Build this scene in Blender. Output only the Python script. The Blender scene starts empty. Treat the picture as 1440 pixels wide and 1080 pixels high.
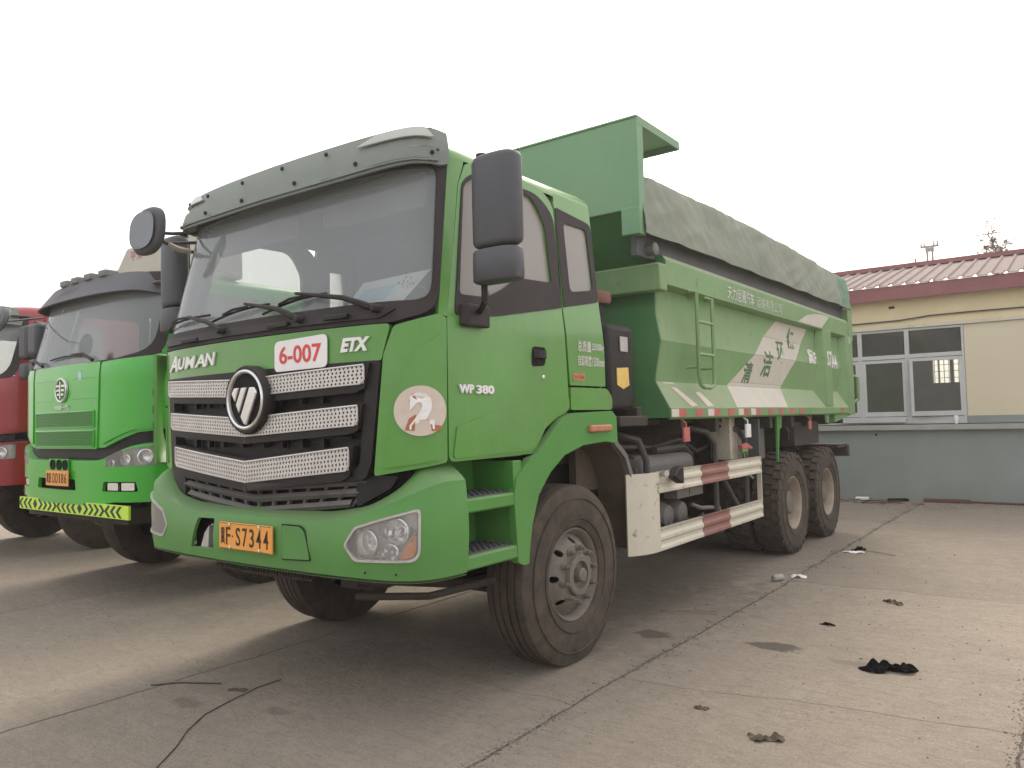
import bpy, bmesh, math, random
from bisect import bisect_right
from mathutils import Vector, Matrix, noise
from mathutils.geometry import delaunay_2d_cdt
random.seed(7)
R = math.radians
S = bpy.context.scene
COL = S.collection

# ------------------------------------------------------------------ camera, light, exposure
CP = Vector((3.806, -4.158, 1.525))
yaw, pit, rol = R(36.6), R(2.69), R(-1.386)
f_ = Vector((-math.sin(yaw) * math.cos(pit), math.cos(yaw) * math.cos(pit), math.sin(pit)))
r0 = Vector((math.cos(yaw), math.sin(yaw), 0)); u0 = r0.cross(f_)
r_ = r0 * math.cos(rol) + u0 * math.sin(rol); u_ = u0 * math.cos(rol) - r0 * math.sin(rol)
cam = bpy.data.cameras.new('camera'); co = bpy.data.objects.new('camera', cam); COL.objects.link(co)
co.matrix_world = Matrix(((r_.x, u_.x, -f_.x, CP.x), (r_.y, u_.y, -f_.y, CP.y), (r_.z, u_.z, -f_.z, CP.z), (0, 0, 0, 1)))
cam.sensor_width = 36; cam.lens = 1085 / 1440 * 36; cam.clip_end = 2000; cam.clip_start = .05
S.camera = co
HAZE = .0025
SUN_EL = 42; SUN_AZ = -20          # degrees from +Y towards +X
w = bpy.data.worlds.new('World'); S.world = w; w.use_nodes = True
nt = w.node_tree; nt.nodes.clear()
sky = nt.nodes.new('ShaderNodeTexSky'); sky.sky_type = 'NISHITA'; sky.sun_disc = False
sky.sun_elevation = R(SUN_EL); sky.sun_rotation = R(SUN_AZ); sky.dust_density = 6; sky.air_density = 1.0; sky.ozone_density = 1
bg = nt.nodes.new('ShaderNodeBackground'); bg.inputs[1].default_value = .085
hz = nt.nodes.new('ShaderNodeBackground'); hz.inputs[0].default_value = (1, .925, .86, 1); hz.inputs[1].default_value = .65
ad = nt.nodes.new('ShaderNodeAddShader'); wo = nt.nodes.new('ShaderNodeOutputWorld')
nt.links.new(sky.outputs[0], bg.inputs[0]); nt.links.new(bg.outputs[0], ad.inputs[0]); nt.links.new(hz.outputs[0], ad.inputs[1]); nt.links.new(ad.outputs[0], wo.inputs[0])
sl = bpy.data.lights.new('sun', 'SUN'); sl.energy = 1.3; sl.angle = R(20); sl.color = (1, .93, .82)
so = bpy.data.objects.new('sun', sl); COL.objects.link(so)
sd = Vector((math.sin(R(SUN_AZ)) * math.cos(R(SUN_EL)), math.cos(R(SUN_AZ)) * math.cos(R(SUN_EL)), math.sin(R(SUN_EL))))
so.rotation_euler = sd.to_track_quat('Z', 'Y').to_euler(); so.location = (0, 0, 30)
S.view_settings.view_transform = 'Standard'; S.view_settings.look = 'None'; S.view_settings.gamma = 1
S.view_settings.use_curve_mapping = False; S.view_settings.exposure = .78
S.cycles.max_bounces = 8; S.cycles.transparent_max_bounces = 12
try: S.cycles.use_denoising = True
except Exception: pass

# ------------------------------------------------------------------ materials
MT = {}
def mat(name, col=(.5, .5, .5), rough=.5, metal=0., var=.12, sc=3., dust=0., up=0., dcol=(.30, .27, .23), bump=0., bsc=60., coat=0., spec=.5, low=0., emit=None, streak=0., rust=0.):
    m = bpy.data.materials.new(name); m.use_nodes = True; nt = m.node_tree; N = nt.nodes; L = nt.links
    b = N['Principled BSDF']; MT[name] = m
    tc = N.new('ShaderNodeTexCoord')
    def noi(scale, det=5, vec=None, dist=0.):
        n = N.new('ShaderNodeTexNoise'); n.inputs['Scale'].default_value = scale; n.inputs['Detail'].default_value = det
        n.inputs['Distortion'].default_value = dist; n.inputs['Roughness'].default_value = .62
        L.new(vec or tc.outputs['Object'], n.inputs['Vector']); return n
    def mathn(op, a, bb, cl=False):
        n = N.new('ShaderNodeMath'); n.operation = op; n.use_clamp = cl
        for i, v in enumerate((a, bb)):
            if isinstance(v, (int, float)): n.inputs[i].default_value = v
            else: L.new(v, n.inputs[i])
        return n.outputs[0]
    def mix(fac, a, bb):
        n = N.new('ShaderNodeMix'); n.data_type = 'RGBA'
        if isinstance(fac, (int, float)): n.inputs[0].default_value = fac
        else: L.new(fac, n.inputs[0])
        for i, v in ((6, a), (7, bb)):
            if isinstance(v, tuple): n.inputs[i].default_value = v + (1,)
            else: L.new(v, n.inputs[i])
        return n.outputs[2]
    n1 = noi(sc)
    rmp = mathn('MULTIPLY', mathn('SUBTRACT', n1.outputs[0], .3), 2.5, True)
    c = mix(rmp, tuple(v * (1 - var) for v in col), tuple(min(1, v * (1 + var)) for v in col))
    if rust:
        nr = noi(sc * 5, 8, dist=.6)
        fr = mathn('MULTIPLY', mathn('SUBTRACT', nr.outputs[0], .62 - rust * .12), 9, True)
        c = mix(mathn('MULTIPLY', fr, .75), c, (.11, .05, .028))
    df = None
    if dust or up or low:
        n2 = noi(sc * 1.7, 9, dist=.4)
        df = mathn('MULTIPLY', mathn('SUBTRACT', n2.outputs[0], .22), dust * 2)
        if streak:
            mp = N.new('ShaderNodeMapping'); mp.inputs['Scale'].default_value = (14, 14, .9); L.new(tc.outputs['Object'], mp.inputs[0])
            n3 = noi(1.6, 4, mp.outputs[0])
            df = mathn('ADD', df, mathn('MULTIPLY', mathn('SUBTRACT', n3.outputs[0], .5), streak * 2.4, True))
        if up:
            g = N.new('ShaderNodeNewGeometry'); sx = N.new('ShaderNodeSeparateXYZ'); L.new(g.outputs['Normal'], sx.inputs[0])
            df = mathn('ADD', df, mathn('MULTIPLY', mathn('MAXIMUM', sx.outputs[2], 0.), up))
        if low:
            sx2 = N.new('ShaderNodeSeparateXYZ'); L.new(tc.outputs['Object'], sx2.inputs[0])
            df = mathn('ADD', df, mathn('MULTIPLY', mathn('SUBTRACT', 1.2, sx2.outputs[2]), low, True))
        df = mathn('MINIMUM', mathn('MAXIMUM', df, 0.), .93)
        c = mix(df, c, dcol)
    L.new(c, b.inputs['Base Color'])
    if df is not None:
        rr = N.new('ShaderNodeMapRange'); L.new(df, rr.inputs[0]); rr.inputs[1].default_value = 0; rr.inputs[2].default_value = .7
        rr.inputs[3].default_value = rough; rr.inputs[4].default_value = .85; L.new(rr.outputs[0], b.inputs['Roughness'])
    else: b.inputs['Roughness'].default_value = rough
    b.inputs['Metallic'].default_value = metal
    b.inputs['Coat Weight'].default_value = coat; b.inputs['Coat Roughness'].default_value = .12
    b.inputs['Specular IOR Level'].default_value = spec
    if bump:
        nb = noi(bsc, 6); bp = N.new('ShaderNodeBump'); bp.inputs['Strength'].default_value = bump; bp.inputs['Distance'].default_value = .01
        L.new(nb.outputs[0], bp.inputs['Height']); L.new(bp.outputs[0], b.inputs['Normal'])
    return m

def glassmat(name, tint=(.8, .86, .84), dust=.12, dcol=(.5, .5, .47), rough=.02):
    m = bpy.data.materials.new(name); m.use_nodes = True; nt = m.node_tree; N = nt.nodes; L = nt.links; N.clear(); MT[name] = m
    o = N.new('ShaderNodeOutputMaterial'); t = N.new('ShaderNodeBsdfTransparent'); t.inputs[0].default_value = tint + (1,)
    g = N.new('ShaderNodeBsdfGlossy'); g.inputs['Roughness'].default_value = rough
    fr = N.new('ShaderNodeFresnel'); fr.inputs[0].default_value = 1.52
    mx = N.new('ShaderNodeMixShader'); L.new(fr.outputs[0], mx.inputs[0]); L.new(t.outputs[0], mx.inputs[1]); L.new(g.outputs[0], mx.inputs[2])
    d = N.new('ShaderNodeBsdfDiffuse'); d.inputs[0].default_value = dcol + (1,)
    tc = N.new('ShaderNodeTexCoord'); n = N.new('ShaderNodeTexNoise'); n.inputs['Scale'].default_value = .9; n.inputs['Detail'].default_value = 1
    L.new(tc.outputs['Object'], n.inputs['Vector'])
    mr = N.new('ShaderNodeMapRange'); mr.inputs[1].default_value = .3; mr.inputs[2].default_value = .7; mr.inputs[3].default_value = dust * .88; mr.inputs[4].default_value = dust * 1.12
    L.new(n.outputs[0], mr.inputs[0])
    m2 = N.new('ShaderNodeMixShader'); L.new(mr.outputs[0], m2.inputs[0]); L.new(mx.outputs[0], m2.inputs[1]); L.new(d.outputs[0], m2.inputs[2]); L.new(m2.outputs[0], o.inputs[0])
    return m

DG = (.30, .29, .25)
mat('green_paint', (.074, .272, .027), .28, var=.13, sc=1.6, dust=.13, up=.45, dcol=(.30, .33, .24), coat=.35, streak=.12, low=.12, bump=.02, bsc=3)
mat('green_bumper', (.058, .262, .034), .40, var=.1, sc=2.2, dust=.13, up=.35, dcol=(.22, .21, .16), coat=.1, bump=.02, bsc=4, low=.30, streak=.06)
mat('green_bed', (.125, .285, .092), .5, var=.12, sc=1.1, dust=.30, up=1.0, dcol=(.38, .42, .28), streak=.22, bump=.03, bsc=5, rust=.08)  # faded, dusty paint; extra paleness imitates lens glare and the strongly lit chamfer
mat('green_shield', (.125, .30, .15), .5, var=.05, sc=.6, dust=.30, up=.5, dcol=(.34, .39, .29), streak=.06)  # lens glare over the shield mixed into its pale paint and dust colour
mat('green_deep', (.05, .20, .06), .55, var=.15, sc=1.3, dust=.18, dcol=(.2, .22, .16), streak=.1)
mat('black_plastic', (.012, .011, .012), .5, var=.3, sc=5, dust=.07, up=.4, dcol=(.12, .10, .085), bump=.05, bsc=180, spec=.3)
mat('grey_plastic', (.052, .056, .066), .5, var=.12, sc=3, dust=.14, up=.3, dcol=(.17, .17, .17), bump=.05, bsc=200)
mat('dusty_plastic', (.09, .088, .088), .7, var=.2, sc=6, dust=.4, up=.4, dcol=(.22, .20, .18))
mat('rubber_seal', (.024, .019, .020), .62, var=.2, sc=4, dust=.15, up=.4, dcol=(.11, .09, .085), spec=.3)
mat('visor_lens', (.42, .44, .41), .35)
mat('visor_smoke', (.135, .165, .145), .38, var=.15, sc=2, dust=.28, up=.5, dcol=(.26, .29, .24))
mat('chrome', (.72, .72, .70), .3, 1., var=.06, sc=9, dust=.08, dcol=(.4, .38, .34))
mat('silver_mesh', (.62, .60, .57), .42, .55, var=.08, sc=9, dust=.16, dcol=(.42, .40, .36))
mat('dusty_liner', (.10, .08, .062), .9, var=.3, sc=5, dust=.3, dcol=(.17, .13, .095), bump=.2, bsc=40)
mat('dark_void', (.006, .006, .006), .9, var=.1)
mat('tyre_rubber', (.024, .021, .019), .85, var=.35, sc=5, dust=.50, dcol=(.165, .125, .085), bump=.3, bsc=50, up=.15)
mat('rim_steel', (.17, .155, .135), .62, .25, var=.25, sc=12, dust=.5, dcol=(.22, .19, .155), bump=.12, bsc=70, rust=.35)
mat('rim_tan', (.33, .28, .21), .6, .05, var=.2, sc=10, dust=.4, dcol=(.26, .21, .16), bump=.1, bsc=70, rust=.2)
mat('chassis', (.032, .027, .023), .75, .1, var=.3, sc=6, dust=.28, up=.45, dcol=(.11, .085, .065), bump=.15, bsc=60, rust=.3)
mat('hose_black', (.03, .03, .032), .5, var=.2, sc=8, dust=.15, up=.2, dcol=(.2, .17, .15))
mat('cream_paint', (.60, .565, .46), .5, var=.07, sc=3, dust=.16, dcol=(.38, .32, .24), bump=.04, bsc=30, rust=.2, streak=.12)
mat('rail_red', (.25, .10, .08), .55, var=.15, sc=6, dust=.25, dcol=(.4, .33, .27), rust=.1)
mat('refl_red', (.48, .09, .085), .4, var=.15, sc=12, dust=.2, dcol=(.5, .42, .34))
mat('refl_white', (.66, .62, .54), .4, var=.1, sc=12, dust=.2, dcol=(.45, .4, .32))
mat('plate_yellow', (.80, .345, .055), .42, var=.06, sc=8, dust=.10, dcol=(.5, .33, .18))
mat('plate_ink', (.035, .012, .008), .5)
mat('white_paint', (.78, .77, .74), .45, var=.04, sc=9, dust=.08, dcol=(.5, .47, .4))
mat('white_worn', (.62, .62, .57), .5, var=.1, sc=14, dust=.3, dcol=(.35, .42, .3))
mat('sign_white', (.80, .79, .78), .4, var=.03, sc=9, dust=.06, dcol=(.55, .52, .45))
mat('sign_red', (.62, .055, .06), .5, var=.08)
mat('sticker_cream', (.60, .52, .44), .5, var=.06, sc=15, dust=.1, dcol=(.5, .45, .34))
mat('brown_print', (.38, .13, .06), .5, var=.1)
mat('band_cream', (.57, .54, .465), .55, var=.06, sc=3, dust=.2, dcol=(.45, .42, .33), streak=.12)
mat('ink_green', (.07, .17, .08), .6, var=.2, sc=20)
mat('amber', (.85, .30, .02), .22, coat=.6, var=.12, sc=40)
mat('amber_dull', (.46, .19, .10), .4, var=.1, sc=20)
mat('mirror_bright', (.16, .17, .18), .12, .9, var=.03)
mat('lamp_mirror', (.92, .92, .92), .2, .8, var=.05, sc=30)
mat('lamp_inner', (.82, .82, .80), .35, .15, var=.08, sc=30)
mat('lamp_shell', (.50, .49, .47), .35, .4, var=.15, sc=20)
mat('tarp', (.23, .275, .215), .85, var=.15, sc=1.3, dust=.30, up=.1, dcol=(.33, .30, .25), bump=.2, bsc=35)
mat('tarp_green', (.12, .26, .17), .8, var=.2, sc=2.3, dust=.3, up=.2, dcol=(.27, .27, .2), bump=.25, bsc=35)
mat('bar_dark', (.075, .085, .09), .6, var=.2, dust=.1)
mat('seat_fabric', (.10, .10, .10), .9, var=.15, sc=10)
mat('cab_liner', (.20, .20, .195), .85, var=.08, sc=5)
mat('dash', (.07, .07, .072), .7, var=.1, dust=.1, up=.25, dcol=(.3, .28, .25))
mat('paper', (.78, .80, .78), .7, var=.03, sc=8)
mat('paper_blue', (.45, .66, .74), .7, var=.06, sc=8)
mat('wall_cream', (.70, .60, .38), .85, var=.07, sc=1.2, dust=.10, dcol=(.42, .37, .28), bump=.08, bsc=30, streak=.12)
mat('panel_cream', (.62, .56, .41), .7, var=.03, sc=1)
mat('wall_teal', (.235, .28, .268), .85, var=.12, sc=1.1, dust=.22, dcol=(.27, .26, .23), bump=.15, bsc=25, low=.18, streak=.22)
mat('sill_stone', (.33, .34, .32), .8, var=.1, sc=4, dust=.2, up=.2, dcol=(.4, .38, .33))
mat('frame_white', (.50, .51, .52), .45, var=.05, sc=4, dust=.15, dcol=(.4, .38, .33))
mat('roof_sheet', (.26, .215, .20), .95, .0, var=.08, sc=1, dust=.15, dcol=(.28, .22, .2), spec=.08)
mat('maroon', (.215, .060, .068), .5, var=.12, sc=2, dust=.12, dcol=(.4, .28, .27))
mat('room_wall', (.30, .32, .28), .9)
mat('pole_concrete', (.30, .28, .26), .85, var=.1)
mat('bark', (.12, .09, .07), .9, var=.2)
mat('leaf', (.06, .055, .035), .8, var=.35, sc=2)
mat('black_cloth', (.006, .006, .006), .95, var=.2, sc=20, bump=.5, bsc=80, spec=.08)
mat('brown_leaf', (.09, .07, .05), .9, var=.3, sc=30, bump=.3, bsc=60)
mat('brick_red', (.30, .12, .08), .9, var=.2, sc=20)
mat('rust_bar', (.12, .055, .04), .9, var=.2, sc=20)
mat('wood', (.28, .2, .13), .85, var=.2, sc=20)
mat('pebble', (.16, .14, .12), .9, var=.4, sc=8)
mat('faw_green', (.035, .40, .018), .28, var=.06, sc=1.2, dust=.04, up=.35, dcol=(.3, .4, .25), coat=.5)
mat('red_paint', (.30, .006, .014), .32, var=.1, sc=1.2, dust=.04, up=.3, dcol=(.35, .22, .2), coat=.4)
mat('hazard_yellow', (.52, .80, .06), .4, var=.05, sc=9, dust=.05)
mat('hazard_black', (.012, .014, .012), .5)
mat('deflector_beige', (.50, .44, .39), .6, var=.06, dust=.1)
mat('dull_red', (.42, .09, .10), .6)
mat('filter_red', (.20, .07, .05), .6, var=.2, dust=.3)
mat('tank_grey', (.15, .15, .145), .5, .3, var=.15, sc=6, dust=.4, up=.4, dcol=(.24, .21, .17), bump=.05, bsc=60)
mat('yellow_label', (.75, .52, .14), .5, var=.1, sc=20)
glassmat('windshield_glass', (.87, .92, .91), .31, (.54, .585, .60))  # real dust film, thickened and tinted bluish to imitate reflected sky
glassmat('side_glass', (.84, .86, .84), .42, (.66, .62, .58), .03)  # pale film coloured in for the bright sky on the glass, beyond its dust
glassmat('lamp_glass', (.97, .97, .97), .10, (.85, .85, .83), .02)
glassmat('window_glass', (.62, .68, .64), .13, (.4, .4, .36), .02)
glassmat('mirror_face', (.03, .03, .03), .3, (.35, .37, .38), .03)

def ground_mat(name, base, stains=True):
    m = bpy.data.materials.new(name); m.use_nodes = True; nt = m.node_tree; N = nt.nodes; L = nt.links; b = N['Principled BSDF']; MT[name] = m
    g = N.new('ShaderNodeNewGeometry'); P = g.outputs['Position']
    oi = N.new('ShaderNodeObjectInfo')
    def noi(scale, det=6, vec=P, rough=.6, dist=0):
        n = N.new('ShaderNodeTexNoise'); n.inputs['Scale'].default_value = scale; n.inputs['Detail'].default_value = det; n.inputs['Roughness'].default_value = rough
        n.inputs['Distortion'].default_value = dist; L.new(vec, n.inputs['Vector']); return n.outputs[0]
    def rng(v, a, b_, c=0., d=1.):
        n = N.new('ShaderNodeMapRange'); L.new(v, n.inputs[0])
        for i, q in enumerate((a, b_, c, d)): n.inputs[i + 1].default_value = q
        return n.outputs[0]
    def mth(op, a, bb):
        n = N.new('ShaderNodeMath'); n.operation = op
        for i, v in enumerate((a, bb)):
            if isinstance(v, (int, float)): n.inputs[i].default_value = v
            else: L.new(v, n.inputs[i])
        return n.outputs[0]
    def mix(f, a, bb):
        n = N.new('ShaderNodeMix'); n.data_type = 'RGBA'; L.new(f, n.inputs[0])
        for i, v in ((6, a), (7, bb)):
            if isinstance(v, tuple): n.inputs[i].default_value = v + (1,)
            else: L.new(v, n.inputs[i])
        return n.outputs[2]
    k = lambda q: tuple(v * q for v in base)
    c = mix(rng(noi(.7, 8, rough=.7), .3, .7), k(.76), k(1.14))
    c = mix(rng(noi(5, 9, rough=.75), .42, .68, 0, .6), c, k(1.30))
    mp = N.new('ShaderNodeMapping'); mp.inputs['Scale'].default_value = (2.2, 13, 1); mp.inputs['Rotation'].default_value = (0, 0, .12); L.new(P, mp.inputs[0])
    c = mix(rng(noi(2.6, 9, mp.outputs[0], .75, .8), .51, .60, 0, .55), c, k(.62))
    mp2 = N.new('ShaderNodeMapping'); mp2.inputs['Scale'].default_value = (9, 2.0, 1); mp2.inputs['Rotation'].default_value = (0, 0, -.3); L.new(P, mp2.inputs[0])
    c = mix(rng(noi(3.0, 9, mp2.outputs[0], .75, .5), .54, .63, 0, .4), c, k(.62))
    c = mix(rng(noi(14, 6, rough=.8), .52, .60, 0, .5), c, k(.66))
    c = mix(rng(noi(34, 4, mp.outputs[0], .7), .56, .62, 0, .7), c, k(.50))
    c = mix(rng(noi(55, 4, rough=.7), .57, .64, 0, .6), c, k(1.55))
    c = mix(rng(noi(150, 3, rough=.8), .40, .64, 0, .5), c, k(1.35))
    c = mix(rng(noi(110, 3, rough=.7), .58, .64, 0, .75), c, k(.42))
    vt = mth('MULTIPLY', mth('SUBTRACT', oi.outputs['Random'], .5), .16)
    hs = N.new('ShaderNodeHueSaturation'); L.new(mth('ADD', vt, 1.0), hs.inputs['Value']); L.new(c, hs.inputs['Color']); c = hs.outputs[0]
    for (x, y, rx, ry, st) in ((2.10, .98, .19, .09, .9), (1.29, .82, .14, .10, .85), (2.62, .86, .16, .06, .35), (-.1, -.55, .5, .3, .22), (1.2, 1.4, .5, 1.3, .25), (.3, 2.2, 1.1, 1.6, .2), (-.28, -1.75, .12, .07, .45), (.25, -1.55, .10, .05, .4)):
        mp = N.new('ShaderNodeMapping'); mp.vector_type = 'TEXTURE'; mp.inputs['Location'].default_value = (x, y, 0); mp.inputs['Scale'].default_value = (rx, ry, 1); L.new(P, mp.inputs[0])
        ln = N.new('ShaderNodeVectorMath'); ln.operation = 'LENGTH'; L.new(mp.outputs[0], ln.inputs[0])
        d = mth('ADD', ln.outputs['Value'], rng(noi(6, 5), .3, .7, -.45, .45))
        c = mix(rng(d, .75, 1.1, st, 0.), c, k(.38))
    L.new(c, b.inputs['Base Color']); b.inputs['Roughness'].default_value = .9; b.inputs['Specular IOR Level'].default_value = .25
    h = mth('ADD', mth('MULTIPLY', noi(28, 8, rough=.7), .7), mth('MULTIPLY', noi(160, 4), .35))
    h = mth('ADD', h, mth('MULTIPLY', noi(3, 4), 1.2))
    bp = N.new('ShaderNodeBump'); bp.inputs['Strength'].default_value = 1.0; bp.inputs['Distance'].default_value = .022; L.new(h, bp.inputs['Height']); L.new(bp.outputs[0], b.inputs['Normal'])
ground_mat('concrete', (.285, .246, .198))
ground_mat('dirt', (.165, .142, .115))

# ------------------------------------------------------------------ mesh helpers
def ss(a, b, x):
    t = min(max((x - a) / (b - a), 0), 1); return t * t * (3 - 2 * t)
def lerp(a, b, t): return a + (b - a) * t
class MB:
    def __init__(s): s.v = []; s.f = []; s.m = []; s.mi = 0
    def add(s, vs, fs):
        o = len(s.v); s.v += [tuple(p) for p in vs]; s.f += [tuple(i + o for i in f) for f in fs]; s.m += [s.mi] * len(fs); return s
    def box(s, x0, x1, y0, y1, z0, z1, M=None):
        vs = [Vector((x, y, z)) for x in (x0, x1) for y in (y0, y1) for z in (z0, z1)]
        if M: vs = [M @ p for p in vs]
        return s.add(vs, [(0, 1, 3, 2), (4, 6, 7, 5), (0, 4, 5, 1), (2, 3, 7, 6), (0, 2, 6, 4), (1, 5, 7, 3)])
    def hexa(s, p): # 8 pts: bottom loop 4, top loop 4
        return s.add(p, [(3, 2, 1, 0), (4, 5, 6, 7), (0, 1, 5, 4), (1, 2, 6, 5), (2, 3, 7, 6), (3, 0, 4, 7)])
    def prism(s, poly, axis, a, b):  # poly 2D extruded along axis
        def P(u, v, t): return {'x': (t, u, v), 'y': (u, t, v), 'z': (u, v, t)}[axis]
        n = len(poly); vs = [P(u, v, a) for u, v in poly] + [P(u, v, b) for u, v in poly]
        return s.add(vs, [tuple(range(n))[::-1], tuple(range(n, 2 * n))] + [(i, (i + 1) % n, n + (i + 1) % n, n + i) for i in range(n)])
    def tube(s, pts, r, n=8, caps=True):
        pts = [Vector(p) for p in pts]; rs = r if isinstance(r, (list, tuple)) else [r] * len(pts); vs = []; fs = []; up = None
        for i, p in enumerate(pts):
            t = (pts[min(i + 1, len(pts) - 1)] - pts[max(i - 1, 0)]).normalized()
            if up is None: up = Vector((0, 0, 1)) if abs(t.z) < .9 else Vector((1, 0, 0))
            a = (up - t * up.dot(t)).normalized(); up = a; b = t.cross(a)
            for k in range(n):
                an = 2 * math.pi * k / n; vs.append(p + (a * math.cos(an) + b * math.sin(an)) * rs[i])
        for i in range(len(pts) - 1):
            for k in range(n): fs.append((i * n + k, i * n + (k + 1) % n, (i + 1) * n + (k + 1) % n, (i + 1) * n + k))
        if caps: fs += [tuple(range(n))[::-1], tuple(range((len(pts) - 1) * n, len(pts) * n))]
        return s.add(vs, fs)
    def lathe(s, prof, n=48, M=None, close=False):  # (x, r) about X
        vs = []; fs = []
        for k in range(n):
            a = 2 * math.pi * k / n
            for x, r in prof:
                p = Vector((x, r * math.cos(a), r * math.sin(a))); vs.append(M @ p if M else p)
        m = len(prof)
        for k in range(n):
            for i in range(m - 1 if not close else m):
                j = (i + 1) % m; k2 = (k + 1) % n; fs.append((k * m + i, k * m + j, k2 * m + j, k2 * m + i))
        return s.add(vs, fs)
    def grid(s, fn, nu, nv, th=0):
        vs = [Vector(fn(i / nu, j / nv)) for i in range(nu + 1) for j in range(nv + 1)]
        fs = [(i * (nv + 1) + j, (i + 1) * (nv + 1) + j, (i + 1) * (nv + 1) + j + 1, i * (nv + 1) + j + 1) for i in range(nu) for j in range(nv)]
        if th: return s._thick(vs, fs, th)
        return s.add(vs, fs)
    def _thick(s, vs, fs, th):
        nrm = [Vector((0, 0, 0)) for _ in vs]; edges = {}
        for f in fs:
            a, b, c = vs[f[0]], vs[f[1]], vs[f[2]]; n = (b - a).cross(c - a)
            for i in f: nrm[i] += n
            for i in range(len(f)): edges[(f[i], f[(i + 1) % len(f)])] = 1
        o = len(vs); back = [v - (n.normalized() if n.length > 1e-12 else Vector((0, 0, 0))) * th for v, n in zip(vs, nrm)]
        F = list(fs) + [tuple(i + o for i in f)[::-1] for f in fs]
        for (a, b) in edges:
            if (b, a) not in edges: F.append((b, a, a + o, b + o))
        return s.add(vs + back, F)
    def sheet(s, outer, holes, fn, step, th=0):
        def dens(poly):
            out = []
            for i in range(len(poly)):
                a = Vector(poly[i]); b = Vector(poly[(i + 1) % len(poly)]); n = max(1, int((b - a).length / step + .5))
                out += [a.lerp(b, k / n) for k in range(n)]
            return out
        loops = [dens(outer)] + [dens(h) for h in holes]
        def inside(p, poly):
            c = False; x, y = p[0], p[1]; n = len(poly); j = n - 1
            for i in range(n):
                xi, yi = poly[i][0], poly[i][1]; xj, yj = poly[j][0], poly[j][1]
                if (yi > y) != (yj > y) and x < (xj - xi) * (y - yi) / (yj - yi) + xi: c = not c
                j = i
            return c
        pts = []; ed = []
        for lp in loops:
            o = len(pts); pts += lp; ed += [(o + i, o + (i + 1) % len(lp)) for i in range(len(lp))]
        bnd = list(pts)
        xs = [p[0] for p in loops[0]]; ys = [p[1] for p in loops[0]]
        nx = int((max(xs) - min(xs)) / step); ny = int((max(ys) - min(ys)) / step)
        if nx * ny < 20000:
            for i in range(1, nx + 1):
                for j in range(1, ny + 1):
                    p = Vector((min(xs) + (i - .5) * step, min(ys) + (j - .5) * step))
                    if inside(p, loops[0]) and not any(inside(p, h) for h in loops[1:]) and min((p - q).length_squared for q in bnd) > (step * .45) ** 2: pts.append(p)
        vo, eo, fo, *_ = delaunay_2d_cdt(pts, ed, [], 0, 1e-6)
        fs = []
        for f in fo:
            c = sum((vo[i] for i in f), Vector((0, 0))) / len(f)
            if inside(c, loops[0]) and not any(inside(c, h) for h in loops[1:]):
                a, b, d = vo[f[0]], vo[f[1]], vo[f[2]]
                if (b - a).cross(d - a) < 0: f = f[::-1]
                fs.append(tuple(f))
        vs = [Vector(fn(p[0], p[1])) for p in vo]
        if th: return s._thick(vs, fs, th)
        return s.add(vs, fs)
    def build(s, name, mats, parent=None, smooth=40, bevel=0, loc=None, segs=2):
        me = bpy.data.meshes.new(name); me.from_pydata(s.v, [], s.f)
        for m in (mats if isinstance(mats, (list, tuple)) else [mats]): me.materials.append(MT[m])
        for p, i in zip(me.polygons, s.m): p.material_index = i
        me.validate(); me.update()
        if smooth:
            me.polygons.foreach_set('use_smooth', [True] * len(me.polygons)); me.set_sharp_from_angle(angle=R(smooth))
        o = bpy.data.objects.new(name, me); COL.objects.link(o)
        if parent: o.parent = parent
        if loc: o.location = loc
        if bevel:
            b = o.modifiers.new('bevel', 'BEVEL'); b.width = bevel; b.segments = segs; b.limit_method = 'ANGLE'; b.angle_limit = R(40)
        return o
def empty(name, loc=(0, 0, 0), parent=None, rz=0):
    o = bpy.data.objects.new(name, None); COL.objects.link(o); o.location = loc; o.rotation_euler.z = rz; o.empty_display_size = .1
    if parent: o.parent = parent
    return o
def tag(o, label=None, cat=None, group=None, kind=None):
    for k, v in (('label', label), ('category', cat), ('group', group), ('kind', kind)):
        if v: o[k] = v
    return o
def rp(pts, r, n=5):   # rounded polygon
    out = []; m = len(pts); rr = r if isinstance(r, (list, tuple)) else [r] * m
    for i in range(m):
        p = Vector(pts[i]); a = Vector(pts[i - 1]); b = Vector(pts[(i + 1) % m]); q = rr[i]
        if q <= 0: out.append(p); continue
        da = min(q, (a - p).length * .48); db = min(q, (b - p).length * .48); A = p + (a - p).normalized() * da; B = p + (b - p).normalized() * db
        for k in range(n + 1):
            t = k / n; out.append(A * (1 - t) ** 2 + p * 2 * t * (1 - t) + B * t * t)
    return out
def circ(cx, cy, rx, ry=None, n=24): ry = ry or rx; return [Vector((cx + rx * math.cos(2 * math.pi * k / n), cy + ry * math.sin(2 * math.pi * k / n))) for k in range(n)]
_dg = None
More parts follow.
